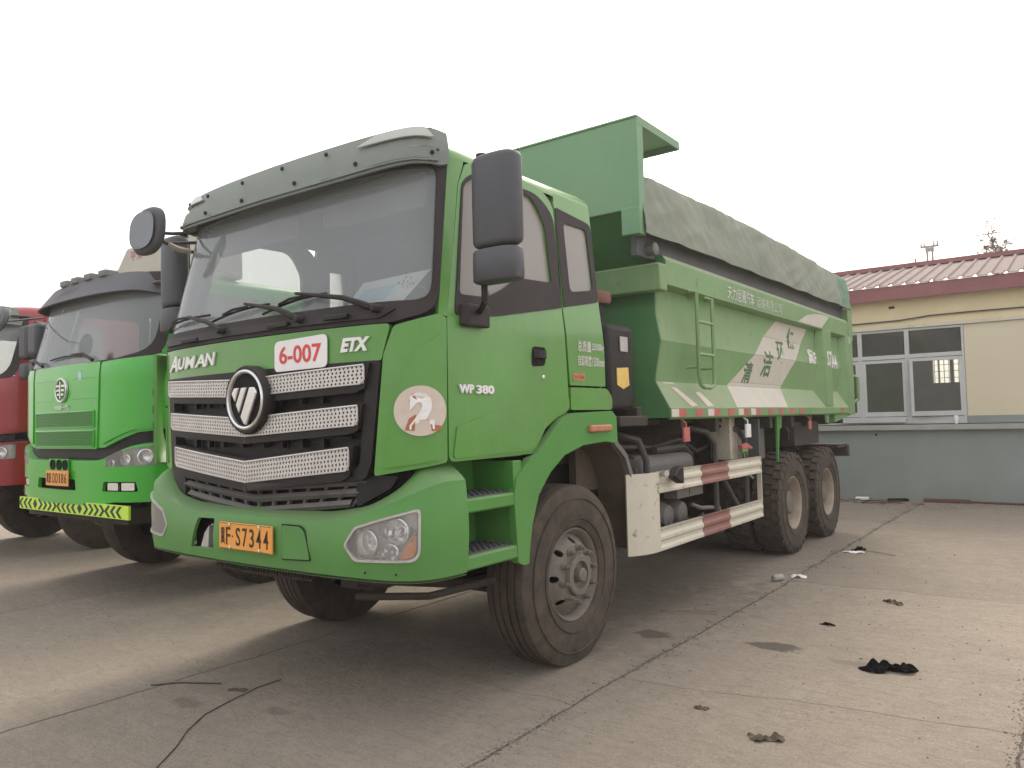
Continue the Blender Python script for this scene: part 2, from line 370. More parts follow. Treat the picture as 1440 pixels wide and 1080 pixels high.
def text_part(name, s, w_, h_, fn, m, parent, bold=.02, ext=.004, shear=0., front=True):
    """lettering fitted in a box w_ x h_ centred on 0,0 in (u,v), mapped by fn(u,v,offset)"""
    cu = bpy.data.curves.new('t', 'FONT'); cu.body = s; cu.size = 1; cu.offset = bold; cu.extrude = .5; cu.shear = shear; cu.resolution_u = 3
    o = bpy.data.objects.new('t', cu); COL.objects.link(o)
    dg = bpy.context.evaluated_depsgraph_get(); me = o.evaluated_get(dg).to_mesh()
    vs = [v.co.copy() for v in me.vertices]; fs = [tuple(p.vertices) for p in me.polygons]
    o.to_mesh_clear(); bpy.data.objects.remove(o); bpy.data.curves.remove(cu)
    if not vs: return None
    x0, x1 = min(v.x for v in vs), max(v.x for v in vs); y0, y1 = min(v.y for v in vs), max(v.y for v in vs)
    P = [fn((v.x - x0) / (x1 - x0) * w_ - w_ / 2, (v.y - y0) / (y1 - y0) * h_ - h_ / 2, (v.z + .5) * ext) for v in vs]
    b = MB(); b.add(P, fs); return b.build(name, m, parent, smooth=0)

class Skin:
    """a cab's outer surface: plan curve swept up, leaning back above the waist"""
    def __init__(s, pts, z0=2.05, tum=.06, rake=.225, ya=-1.3, yb=-.55):
        p = [Vector(q) for q in pts]
        for _ in range(3):
            q = [p[0]]
            for i in range(len(p) - 1): q += [p[i].lerp(p[i + 1], .25), p[i].lerp(p[i + 1], .75)]
            p = q + [p[-1]]
        s.p = p; s.L = [0]
        for i in range(1, len(p)): s.L.append(s.L[-1] + (p[i] - p[i - 1]).length)
        s.a = (z0, tum, rake, ya, yb)
    def f(s, t, z):
        sg = 1 if t >= 0 else -1; t = abs(t); i = min(max(bisect_right(s.L, t) - 1, 0), len(s.p) - 2)
        q = s.p[i].lerp(s.p[i + 1], (t - s.L[i]) / (s.L[i + 1] - s.L[i])); z0, tum, rake, ya, yb = s.a
        up = max(0, z - z0); k = 1 - ss(ya, yb, q.y)
        return Vector((sg * q.x * (1 - tum * up), q.y + up * rake * k, z))
    def P(s, t, z, off=0.):
        p = s.f(t, z)
        if off:
            n = (s.f(t + .01, z) - s.f(t - .01, z)).cross(s.f(t, z + .01) - s.f(t, z - .01)).normalized(); p = p + n * off
        return p
    def m(s, off=0., sg=1): return lambda u, v: s.P(u * sg, v, off)
def skinpart(name, skin, outer, holes, m, parent, off=0., th=.02, step=.06, sg=1, smooth=35):
    if sg < 0: outer = [Vector((-p[0], p[1])) for p in outer][::-1]; holes = [[Vector((-p[0], p[1])) for p in h][::-1] for h in holes]
    b = MB(); b.sheet(outer, holes, skin.m(off), step, th); return b.build(name, m, parent, smooth)

# ------------------------------------------------------------------ wheels
def tyre_mesh(front, w_=.158, r=.56, lug=True):
    b = MB(); g = .009
    side = [(w_ - .035, .288), (w_ - .016, .30), (w_ - .006, .335), (w_, .40), (w_ - .002, .455), (w_ - .010, .50), (w_ - .018, .528), (w_ - .028, r - .008)]
    if front:
        t = [(.115, r), (.085, r + .001), (.083, r - g), (.073, r - g), (.071, r + .002), (.035, r + .003), (.033, r - g), (.022, r - g), (.020, r + .003)]
    else:
        t = [(.11, r - .026), (.05, r - .024)]
    prof = side + t; full = prof + [(-x, q) for x, q in prof[::-1]]
    b.lathe(full, 72)
    # sidewall rings
    for q in (.345, .47): b.lathe([(w_ - .004, q), (w_ + .004, q + .002), (w_ + .004, q + .008), (w_ - .004, q + .010)], 72)
    if not front and lug:
        n = 30
        for k in range(n):
            for row, (xa, xb, ph) in enumerate(((.066, w_ - .020, 0), (-.056, .056, .5), (-w_ + .020, -.066, 0.1))):
                a = 2 * math.pi * (k + ph) / n; da = 2 * math.pi / n * .37
                rb = r - .04; vs = []
                for rr in (rb, r):
                    tap = 1 if rr == rb else .86
                    for (x, s_) in ((xa, -1), (xb, -1), (xb, 1), (xa, 1)):
                        sk = (.25 if row == 1 else .0) * da * (1 if x == xb else -1)
                        aa = a + s_ * da * tap + sk; rx = rr - (.010 if abs(x) > .12 and rr == r else 0); vs.append((x, rx * math.cos(aa), rx * math.sin(aa)))
                b.hexa(vs)
        for k in range(n):
            for sx in (-1, 1):
                a = 2 * math.pi * k / n + (.1 * 2 * math.pi / n if sx < 0 else 0); da = 2 * math.pi / n * .30; vs = []
                for (q, x) in ((r - .065, w_ - .002), (r - .014, w_ - .016)):
                    for (xx, s_) in ((x - .03, -1), (x + .004, -1), (x + .004, 1), (x - .03, 1)): vs.append((sx * xx, q * math.cos(a + s_ * da), q * math.sin(a + s_ * da)))
                b.hexa(vs if sx > 0 else [vs[i] for i in (3, 2, 1, 0, 7, 6, 5, 4)])
    return b
def wheel(parent, x, y, side, front, m_rim='rim_steel', detail=True, r=.56):
    e = empty('wheel', (x, y, r - .012), parent)
    sx = Matrix.Diagonal((side, 1, 1, 1))
    def put(b, name, m, sm=40):
        b.v = [(p[0] * side, p[1], p[2]) for p in b.v]
        if side < 0: b.f = [f[::-1] for f in b.f]
        return b.build(name, m, e, sm)
    b = tyre_mesh(front, r=r); put(b, 'tyre', 'tyre_rubber', 30)
    b = MB()
    if front:
        b.lathe([(.03, .262), (.10, .266), (.125, .283), (.133, .289), (.137, .283), (.130, .274), (.105, .258), (.085, .250), (-.05, .25)], 56)
        def dish(u, v):
            q = math.hypot(u, v); x = lerp(.088, .150, ss(.245, .185, q)) if q > .185 else .150 + .004 * ss(.185, .1, q)
            return (x, u, v)
        b.sheet(circ(0, 0, .250, n=48), [circ(.212 * math.cos(k * math.pi / 4), .212 * math.sin(k * math.pi / 4), .021, n=10) for k in range(8)], dish, .03, .01)
        put(b, 'rim', m_rim)
        b = MB(); b.lathe([(.15, .132), (.180, .126), (.185, .118), (.186, .088), (.135, .080), (.130, .045), (.200, .043), (.208, .036), (.210, 0.001)], 32); put(b, 'hub', m_rim, 30)
        b = MB(); b.lathe([(.15, .024), (.158, .024), (.160, .017), (.192, .016), (.194, .009), (.205, .008), (.205, .001)], 8); nut0 = put(b, 'wheel_nut', m_rim, 30)
        b = MB(); b.lathe([(-.10, .25), (-.10, .001)], 24); b.lathe([(.02, .25), (.02, .001)], 24); put(b, 'brake_drum', 'dark_void')
    else:
        b.lathe([(.04, .262), (.10, .266), (.125, .283), (.133, .290), (.138, .284), (.131, .272), (.110, .262), (.085, .255), (.06, .240), (-.03, .238), (-.05, .20), (-.055, .10)], 56)
        put(b, 'rim', 'rim_tan' if m_rim == 'rim_steel' else m_rim)
        b = MB(); b.lathe([(-.06, .15), (.03, .138), (.085, .125), (.10, .108), (.104, .05), (.108, .001)], 32); put(b, 'hub', m_rim, 30)
        b = MB(); b.lathe([(-.055, .022), (-.04, .018), (-.018, .016), (-.018, .001)], 8); nut0 = put(b, 'wheel_nut', m_rim, 30)
    for k in range(10):
        o = nut0 if k == 0 else nut0.copy()
        if k: COL.objects.link(o)
        a = 2 * math.pi * (k + .3) / 10; o.location = (0, .1675 * math.cos(a), .1675 * math.sin(a))
    return e

# ------------------------------------------------------------------ ground
base = MB(); base.add([(-150, -120, -.05), (150, -120, -.05), (150, 180, -.05), (-150, 180, -.05)], [(0, 1, 2, 3)])
tag(base.build('ground', 'dirt', smooth=0), kind='structure')
jf = MB(); jf.add([(-19, -8, -.006), (16, -8, -.006), (16, 10.6, -.006), (-19, 10.6, -.006)], [(0, 1, 2, 3)])
tag(jf.build('joint_dirt', 'dirt', smooth=0), kind='structure')
pave = tag(empty('concrete_pavement'), kind='structure')
XB = [-18.5, -15.2, -12.3, -9.3, -6.4, -3.62, -.70, 1.55, 3.50, 6.1, 8.9, 11.8, 15]
def jx(k, y):
    rnd = random.Random(k).random() * 50
    return XB[k] + .05 * noise.noise((y * .35, rnd, 0)) + .018 * noise.noise((y * 2.3, rnd, 3)) + (.010 * noise.noise((y * 14, rnd, 7)))
CY = {7: [(-8, 0), (-3.1, .3), (0.03, 1), (3.06, 1), (6.3, .6), (10.5, 0)], 6: [(-8, 0), (-2.9, .4), (-.55, 1), (4.2, .3), (7.5, .3), (10.5, 0)], 5: [(-8, 0), (-3.7, .3), (.9, .2), (5.2, .3), (10.5, 0)]}
def jy(k, c, x):
    y0, am = c
    if k == 7 and y0 == .03: return -.085 + (x - 1.66) * .155 + am * (.055 * noise.noise((x * 1.3, y0, 2)) + .025 * noise.noise((x * 5.5, y0, 5)) + .012 * noise.noise((x * 17, 1, 1)))
    return y0 + am * (.14 * noise.noise((x * .8, y0, 2)) + .06 * noise.noise((x * 3.1, y0, 5)) + .015 * noise.noise((x * 14, y0, 9)))
for k in range(len(XB) - 1):
    cs = CY.get(k, [(-8, 0), (-3.4 + (k % 3) * .3, .2), (1.2 + (k % 2) * .5, .2), (5.6, .2), (10.5, 0)])
    for i in range(len(cs) - 1):
        gx = .010 if k in (6, 7) else .005; gy = .0035
        n = 90; poly = []
        x0m, x1m = XB[k], XB[k + 1]; y0m, y1m = cs[i][0], cs[i + 1][0]
        for t in range(n): x = lerp(x0m + gx, x1m - gx, t / n); poly.append((x, jy(k, cs[i], x) + (gy if i else 0)))
        ye0, ye1 = jy(k, cs[i], x1m), jy(k, cs[i + 1], x1m)
        for t in range(n): y = lerp(ye0 + gy, ye1 - gy, t / n); poly.append((jx(k + 1, y) - gx, y))
        for t in range(n): x = lerp(x1m - gx, x0m + gx, t / n); poly.append((x, jy(k, cs[i + 1], x) - gy))
        ye0, ye1 = jy(k, cs[i + 1], x0m), jy(k, cs[i], x0m)
        for t in range(n): y = lerp(ye0 - gy, ye1 + gy, t / n); poly.append((jx(k, y) + gx, y))
        b = MB(); b.prism(poly, 'z', -.045, 0.0); b.build('concrete_slab', 'concrete', pave, smooth=0)
# crumbs in the joints and over the slabs
def bit(b, x, y, s, z=0.0):
    h = s * random.uniform(.35, .8); a = random.random() * 6.28; p = []
    for k in range(5): q = a + k * 1.257; rr = s * random.uniform(.6, 1.1); p.append((x + rr * math.cos(q), y + rr * math.sin(q), z - .001))
    p.append((x + s * random.uniform(-.3, .3), y + s * random.uniform(-.3, .3), z + h)); b.add(p, [(i, (i + 1) % 5, 5) for i in range(5)])
b = MB()
for i in range(5200):
    y = random.uniform(-2.2, 10); x = jx(7, y) + random.gauss(0, .026) * (1 + (random.random() < .2) * 2.5)
    if noise.noise((y * 2.2, 4, 4)) + .35 < random.random() * .9: continue
    bit(b, x, y, random.uniform(.003, .011) * (1 + .8 * (random.random() < .08)))
for i in range(700):
    y = random.uniform(-1, 1.4); x = jx(8, y) + random.gauss(0, .035); bit(b, x, y, random.uniform(.003, .011))
for i in range(500):
    y = random.uniform(-2.5, 3); x = jx(6, y) + random.gauss(0, .02); bit(b, x, y, random.uniform(.002, .006))
tag(b.build('joint_rubble', 'pebble', smooth=0), 'crumbled grey rubble lying along the open slab joints', 'rubble', kind='stuff')
b = MB()
for i in range(5200): bit(b, random.uniform(-3.5, 5), random.triangular(-2.6, 8, 1), random.choice((.002, .002, .003, .003, .003, .004, .005, .006, .010)) * (1.5 if random.random() < .05 else 1))
for i in range(500): bit(b, random.uniform(.2, 8), 10.43 - abs(random.gauss(0, .22)), random.uniform(.004, .018))
for i in range(160): bit(b, random.gauss(1.9, .4), 9.6 + random.gauss(0, .3), random.uniform(.005, .02))
tag(b.build('grit', 'pebble', smooth=0), 'loose grit and small stones scattered over the concrete yard', 'grit', kind='stuff')

# ------------------------------------------------------------------ the tipper truck
T = tag(empty('dump_truck'), 'large green dump truck in the foreground, numbered 6-007, tarpaulin over its high ribbed bed', 'dump truck')
K = Skin([(0, -1.537), (.3, -1.531), (.6, -1.512), (.85, -1.482), (1.0, -1.452), (1.1, -1.41), (1.17, -1.35), (1.21, -1.27), (1.225, -1.15), (1.225, -.8), (1.225, .7)])
SE = 1.30
def skin(name, outer, holes, m, off=0., th=.02, step=.06, sg=1, parent=T, K_=K): return skinpart(name, K_, outer, holes, m, parent, off, th, step, sg)
def arcpts(f, a, b, n): return [(lerp(a, b, i / n), f(lerp(a, b, i / n))) for i in range(n + 1)]
# hood
skin('hood_panel', rp([(-.99, 1.842), (0, 1.800), (.99, 1.842), (1.045, 2.025), (-1.045, 2.025)], [.01, .3, .01, .03, .03]), [], 'green_paint', th=.03)
# windscreen frame with its glass
ws_out = rp([(-1.06, 2.03), (1.06, 2.03), (1.288, 2.085), (1.268, 2.93), (-1.268, 2.93), (-1.288, 2.085)], [.03, .03, .12, .06, .06, .12])
ws_in = rp([(-1.252, 2.138), (1.252, 2.138), (1.218, 2.875), (-1.218, 2.875)], [.11, .11, .05, .05])
skin('windshield_frame', ws_out, [ws_in], 'rubber_seal', off=.004, th=.03)
skin('cowl_strip', rp([(-1.0, 2.052), (1.0, 2.052), (1.08, 2.098), (-1.08, 2.098)], .02), [], 'black_plastic', off=.016, th=.012)
skin('windshield', rp([(-1.265, 2.12), (1.265, 2.12), (1.235, 2.89), (-1.235, 2.89)], .08), [], 'windshield_glass', off=-.012, th=0)
# corner panels
for sg in (1, -1):
    skin('corner_panel', rp([(1.003, 1.868), (.938, 1.262), (1.332, 1.322), (1.345, 2.052), (1.30, 2.075), (1.18, 2.040), (1.062, 2.012)], [.01, .02, .02, .01, .02, .05, .02]), [], 'green_paint', off=.002, th=.03, step=.05, sg=sg)
    skin('corner_trim_panel', rp([(1.085, 1.74), (1.0, 1.30), (1.318, 1.34), (1.330, 1.98), (1.18, 1.90)], [.08, .02, .03, .03, .06]), [], 'green_paint', off=.010, th=.012, step=.05, sg=sg)
# doors
door = [(1.362, 2.80), (1.41, 2.92), (1.55, 2.965), (2.30, 2.955), (2.44, 2.88), (2.432, 2.215), (2.474, 1.568), (2.33, 1.535), (2.20, 1.47), (2.085, 1.33), (1.345, 1.322), (1.350, 2.06)][::-1]
win = rp([(1.425, 2.188), (1.66, 2.195), (1.83, 2.262), (1.98, 2.345), (2.335, 2.362), (2.315, 2.72), (2.20, 2.878), (1.52, 2.862), (1.405, 2.80)], [.03, .02, .06, .06, .02, .05, .08, .06, .04])
quarter = rp([(2.49, 1.735), (2.93, 1.735), (2.93, 1.95), (2.90, 2.30), (2.885, 2.955), (2.45, 2.955), (2.447, 2.215)], [.01, .01, .02, .02, .05, .01, .01])
qhole = rp([(2.545, 2.33), (2.835, 2.375), (2.815, 2.785), (2.535, 2.78)], .045)
for sg in (1, -1):
    skin('front_pillar', rp([(1.292, 2.072), (1.352, 2.062), (1.356, 2.80), (1.40, 2.94), (1.272, 2.94)], [.005, .005, .02, .02, .005]), [], 'green_paint', th=.03, sg=sg)
    d = skin('door', rp(door, [.02, .04, .02, .02, .05, .08, .08, .08, .04, .03, .02, .0]), [win], 'green_paint', th=.035, sg=sg)
    tr = rp([(1.40, 2.072), (1.75, 2.098), (2.425, 2.214), (2.425, 2.80), (2.26, 2.908), (1.50, 2.888), (1.39, 2.82)], [.03, .05, .01, .08, .1, .08, .05])
    skin('window_trim', tr, [win], 'rubber_seal', off=.006, th=.012, sg=sg, parent=d)
    skin('door_glass', rp([(1.39, 2.15), (2.36, 2.32), (2.34, 2.75), (2.20, 2.90), (1.39, 2.88)], .04), [], 'side_glass', off=-.012, th=0, sg=sg, parent=d)
    skin('door_crease', rp([(1.40, 1.50), (1.75, 1.585), (2.40, 1.655), (2.46, 1.665), (2.465, 1.585), (2.33, 1.545), (2.20, 1.485), (2.08, 1.35), (1.37, 1.34)], [.01, .1, .02, .02, .03, .05, .05, .05, .02]), [], 'green_paint', off=.008, th=.01, sg=sg, parent=d)
    skin('handle_recess', rp([(2.075, 1.835), (2.215, 1.845), (2.225, 1.955), (2.085, 1.955)], .03), [], 'dark_void', off=.003, th=.004, sg=sg, parent=d)
    b = MB(); b.grid(lambda u, v: K.P(sg * (2.085 + .125 * u), 1.885 + .045 * v, .010 + .028 * math.sin(math.pi * u) ** .5), 10, 3, .012); b.build('door_handle', 'black_plastic', d)
    b = MB(); c_ = K.P(sg * 2.19, 1.775, 0); b.lathe([(0, .014), (.006, .014), (.008, .009), (.008, .001)], 14, Matrix.Translation(c_) @ Matrix.Diagonal((sg, 1, 1, 1))); b.build('door_lock', 'chrome', d)
    q = skin('rear_quarter_panel', quarter, [qhole], 'green_paint', th=.03, sg=sg)
    skin('quarter_trim', rp([(2.455, 2.222), (2.892, 2.300), (2.878, 2.83), (2.455, 2.865)], [.01, .03, .05, .02]), [qhole], 'rubber_seal', off=.005, th=.01, sg=sg, parent=q)
    skin('quarter_glass', rp([(2.53, 2.31), (2.85, 2.35), (2.83, 2.80), (2.52, 2.80)], .04), [], 'side_glass', off=-.008, th=0, sg=sg, parent=q)
    skin('lower_quarter_panel', rp([(2.487, 1.58), (3.005, 1.58), (3.015, 1.66), (2.945, 1.722), (2.49, 1.722)], [.01, .03, .03, .03, .02]), [], 'green_paint', off=.004, th=.03, sg=sg)
    # wheel arch flare
    X = 1.255
    fo = [(-.650, .718), (-.70, .740), (-.728, 1.098), (-.70, 1.205), (-.572, 1.304), (-.50, 1.325), (-.36, 1.432), (-.235, 1.525), (-.112, 1.560), (.395, 1.572), (.452, 1.53), (.458, 1.352), (.30, 1.372), (.02, 1.358), (-.20, 1.308), (-.36, 1.215), (-.487, 1.096), (-.560, .93), (-.590, .80), (-.600, .718)]
    b = MB()
    if sg > 0: b.sheet(rp(fo[::-1], .008), [], lambda u, v: (X - .02 * ss(.45, -.9, u) * 0, u, v), .06, .045)
    else: b.sheet([Vector((-p[0], p[1])) for p in rp(fo[::-1], .008)][::-1], [], lambda u, v: (-X, -u, v), .06, .045)
    fe = b.build('wheel_arch', 'green_bumper', T, bevel=0)
    b = MB(); inner = fo[11:]
    for i in range(len(inner) - 1):
        (y0, z0), (y1, z1) = inner[i], inner[i + 1]; b.hexa([(sg * .86, y0, z0), (sg * 1.245, y0, z0), (sg * 1.245, y0, z0 + .02), (sg * .86, y0, z0 + .02), (sg * .86, y1, z1), (sg * 1.245, y1, z1), (sg * 1.245, y1, z1 + .02), (sg * .86, y1, z1 + .02)])
    b.build('arch_liner', 'dusty_liner', T, smooth=0)
    b = MB(); b.box(sg * 1.25, sg * 1.285, .075, .345, 1.437, 1.482); b.build('side_marker_lamp', 'amber_dull', T, bevel=.01)
    # steps
    b = MB(); b.box(sg * .93, sg * .955, -1.16, -.64, .76, 1.33); b.prism([(-.655, .74), (-.64, 1.30), (-.72, 1.30), (-.70, .745)], 'x', sg * .95, sg * 1.245)
    b.prism([(-1.155, 1.322), (-.60, 1.322), (-.60, 1.345), (-1.155, 1.345)], 'x', sg * .94, sg * 1.215)
    stp = b.build('step_well', 'green_bumper', T, smooth=0, bevel=.004)
    for (zt, ya, yb) in ((1.128, -1.155, -.712), (.838, -1.155, -.668)):
        b = MB(); b.box(sg * .95, sg * 1.252, ya, yb, zt - .075, zt); st = b.build('side_step', 'green_bumper', T, bevel=.012)
        b = MB()
        b.box(sg * .985, sg * 1.215, ya + .02, yb - .03, zt, zt + .006)
        for i in range(5):
            for j in range(9):
                x = 1.0 + i * .045; y = ya + .045 + j * .044
                b.box(sg * x, sg * (x + .030), y, y + .020, zt + .006, zt + .014)
        b.build('step_tread', 'grey_plastic', st, smooth=0)
# roof and back of the cab
b = MB(); rings = []
NT = 60
def roof_ring(z, inset, cr):
    out = []
    for k in range(NT + 1):
        t = lerp(-2.885, 2.885, k / NT); p = K.f(t, 2.95 if z > 2.95 else z)
        c = Vector((0, -.38, 0)); q = Vector((p.x, p.y, 0)) - c; L_ = q.length; q = q * (1 - inset / L_) + c; out.append((q.x, q.y, z + cr * (1 - (q.x / 1.2) ** 2)))
    return out
for z, i_, cr in ((2.935, 0, 0), (2.965, .004, 0), (3.00, .03, 0), (3.03, .08, .01), (3.05, .18, .03), (3.055, .5, .05), (3.06, .9, .06)): rings.append(roof_ring(z, i_, cr))
vs = [p for r in rings for p in r]; n = NT + 1
b.add(vs, [(j * n + i, j * n + (i + 1) % n, (j + 1) * n + (i + 1) % n, (j + 1) * n + i) for j in range(len(rings) - 1) for i in range(n)] + [tuple(range((len(rings) - 1) * n, len(rings) * n))])
b.build('roof', 'green_paint', T, 50)
b = MB(); b.box(-1.15, 1.15, .31, .34, 1.6, 2.96); b.box(-1.2, 1.2, .34, .36, 1.6, 2.0); b.build('cab_back_wall', 'green_deep', T, smooth=0)
b = MB(); b.box(-1.05, 1.05, -1.30, .33, 1.34, 1.37); b.box(-.45, .45, -1.4, .33, 1.37, 1.62); b.build('cab_floor', 'dash', T, smooth=0)
b = MB(); b.prism([(-1.40, 1.4), (-1.42, 2.06), (-1.30, 2.115), (-1.0, 2.10), (-.93, 2.0), (-.98, 1.4)], 'x', -.93, .93); dsh = b.build('dashboard', 'dash', T, bevel=.02)
b = MB(); b.prism([(-1.02, 2.08), (-.86, 2.14), (-.84, 2.22), (-.95, 2.24), (-1.04, 2.16)], 'x', .35, .95); b.build('instrument_hood', 'dash', dsh, bevel=.02)
b = MB(); b.box(-1.12, 1.12, -1.1, .3, 2.925, 2.94); b.box(-1.1, 1.1, .29, .305, 1.65, 2.93)
for sx in (-1, 1): b.box(sx * 1.15, sx * 1.16, -.12, .03, 2.1, 2.9)
b.build('cab_lining', 'cab_liner', T, smooth=0)
for x in (-.62, .62):
    b = MB(); b.box(x - .25, x + .25, -.55, .0, 1.75, 1.92); b.hexa([(x - .24, -.10, 1.88), (x + .24, -.10, 1.88), (x + .24, .02, 1.88), (x - .24, .02, 1.88), (x - .22, .06, 2.48), (x + .22, .06, 2.48), (x + .22, .16, 2.48), (x - .22, .16, 2.48)])
    st = b.build('seat', 'seat_fabric', T, bevel=.05, segs=3)
    b = MB(); b.box(x - .13, x + .13, .06, .15, 2.50, 2.66); b.build('headrest', 'seat_fabric', st, bevel=.04, segs=3)
b = MB(); MM = Matrix.Translation((.62, -.86, 2.16)) @ Matrix.Rotation(R(-62), 4, 'X'); pts = [MM @ Vector((.225 * math.cos(a / 32 * 6.2832), .225 * math.sin(a / 32 * 6.2832), 0)) for a in range(33)]
b.tube(pts, .016, 8, False); b.tube([MM @ Vector((-.22, 0, 0)), MM @ Vector((.22, 0, 0))], .02); b.tube([MM @ Vector((0, 0, 0)), MM @ Vector((0, 0, -.35))], .03); b.build('steering_wheel', 'dash', T)
for sg in (-1, 1):
    b = MB(); b.box(sg * .12, sg * .98, -1.10, -1.06, 2.70, 2.90); b.build('sun_blind', 'cab_liner', T, bevel=.02)

# sun visor over the windscreen
def vis(u, v):   # u -1..1, v 0..1
    t = u * 1.268; k = abs(u)
    zt = 3.052 + .030 * k * k; zb = 2.802 + .065 * k ** 3
    z = lerp(zb, zt, v); off = lerp(.085, .050, v) - .045 * ss(.85, 1, k) + .010 * math.sin(v * math.pi)
    return K.P(t, z, off)
def visp(u, v, o=0.):
    p = Vector(vis(u, v)); n = (Vector(vis(u + .003, v)) - Vector(vis(u - .003, v))).cross(Vector(vis(u, min(v + .01, 1))) - Vector(vis(u, max(v - .01, 0)))).normalized(); return p + n * o
b = MB()
b.sheet(rp([(-1, .06), (-.97, 0), (.97, 0), (1, .06), (.985, .93), (.93, 1), (-.93, 1), (-.985, .93)], [.02] * 8), [], lambda u, v: visp(u, v), .05, .012)
b.sheet(rp([(-.955, .06), (.955, .06), (.93, .42), (.6, .46), (-.6, .46), (-.93, .42)], .03), [], lambda u, v: visp(u, v, .012), .05, .012)
visor = b.build('sun_visor', 'visor_smoke', T)
for sx in (-1, 1):
    b = MB(); ol = [(.60, .66), (.70, .90), (.90, .92), (.93, .66)]
    if sx < 0: ol = [(-a, c) for a, c in ol][::-1]
    b.sheet(rp(ol, .03)[::-1] if False else rp(ol[::-1] if sx > 0 else ol[::-1], .03), [], lambda u, v: visp(u, v, .019), .03, .010); b.build('visor_lamp', 'visor_lens', visor)
for u, v in ((-.88, .12), (-.5, .2), (-.15, .2), (.25, .22), (.62, .25), (-.8, .72), (-.55, .72), (-.2, .72), (.12, .74), (.42, .74), (.93, .25)):
    p = visp(u, v, .016); b = MB(); b.lathe([(.0, .013), (.008, .012), (.011, .006), (.011, .001)], 10, Matrix.Translation(p) @ Matrix.Rotation(R(-90), 4, 'Z')); b.build('visor_bolt', 'black_plastic', visor)
# brackets below the visor
for u in (-1.0, -.5, 0, .5, 1.0):
    b = MB(); b.tube([K.P(u * 1.2, 2.93, .0), vis(u * .95, .4)], .010); b.build('visor_bracket', 'black_plastic', visor)

# wipers
def wiper(px, pz, ex, ez, ax, az, bx, bz):
    b = MB(); p0 = K.P(px, pz, .03); p1 = K.P(lerp(px, ex, .35), lerp(pz, ez, .5), .055); p2 = K.P(ex, ez, .05)
    b.tube([p0, lerp(p0, p1, .5), p1, p2], [.016, .017, .014, .008], 6)
    b.lathe([(-.03, .022), (.02, .022), (.03, .014), (.03, .001)], 10, Matrix.Translation(p0) @ Matrix.Rotation(R(-90), 4, 'Z')); arm = b.build('wiper', 'black_plastic', T)
    b = MB(); pts = [K.P(lerp(ax, bx, i / 10), lerp(az, bz, i / 10) + .018 * math.sin(math.pi * i / 10), .014) for i in range(11)]
    b.tube(pts, .008, 5); b.tube([K.P(lerp(ax, bx, .3), lerp(az, bz, .3) + .016, .03), K.P(lerp(ax, bx, .5), lerp(az, bz, .5) + .018, .045), K.P(lerp(ax, bx, .7), lerp(az, bz, .7) + .016, .03)], .008, 5); b.build('wiper_blade', 'black_plastic', arm)
wiper(-.245, 2.085, -.66, 2.205, -1.17, 2.180, -.45, 2.205)
wiper(.46, 2.085, -.02, 2.215, -.44, 2.150, .16, 2.205)
wiper(.975, 2.095, .42, 2.225, .12, 2.150, .62, 2.215)
for (t, z) in ((-.62, 2.060), (.28, 2.07), (.72, 2.075)):
    b = MB(); p = K.P(t, z, .02); b.box(p.x - .09, p.x + .09, p.y - .012, p.y + .01, p.z - .014, p.z + .014); b.build('cowl_vent', 'black_plastic', T, bevel=.006)

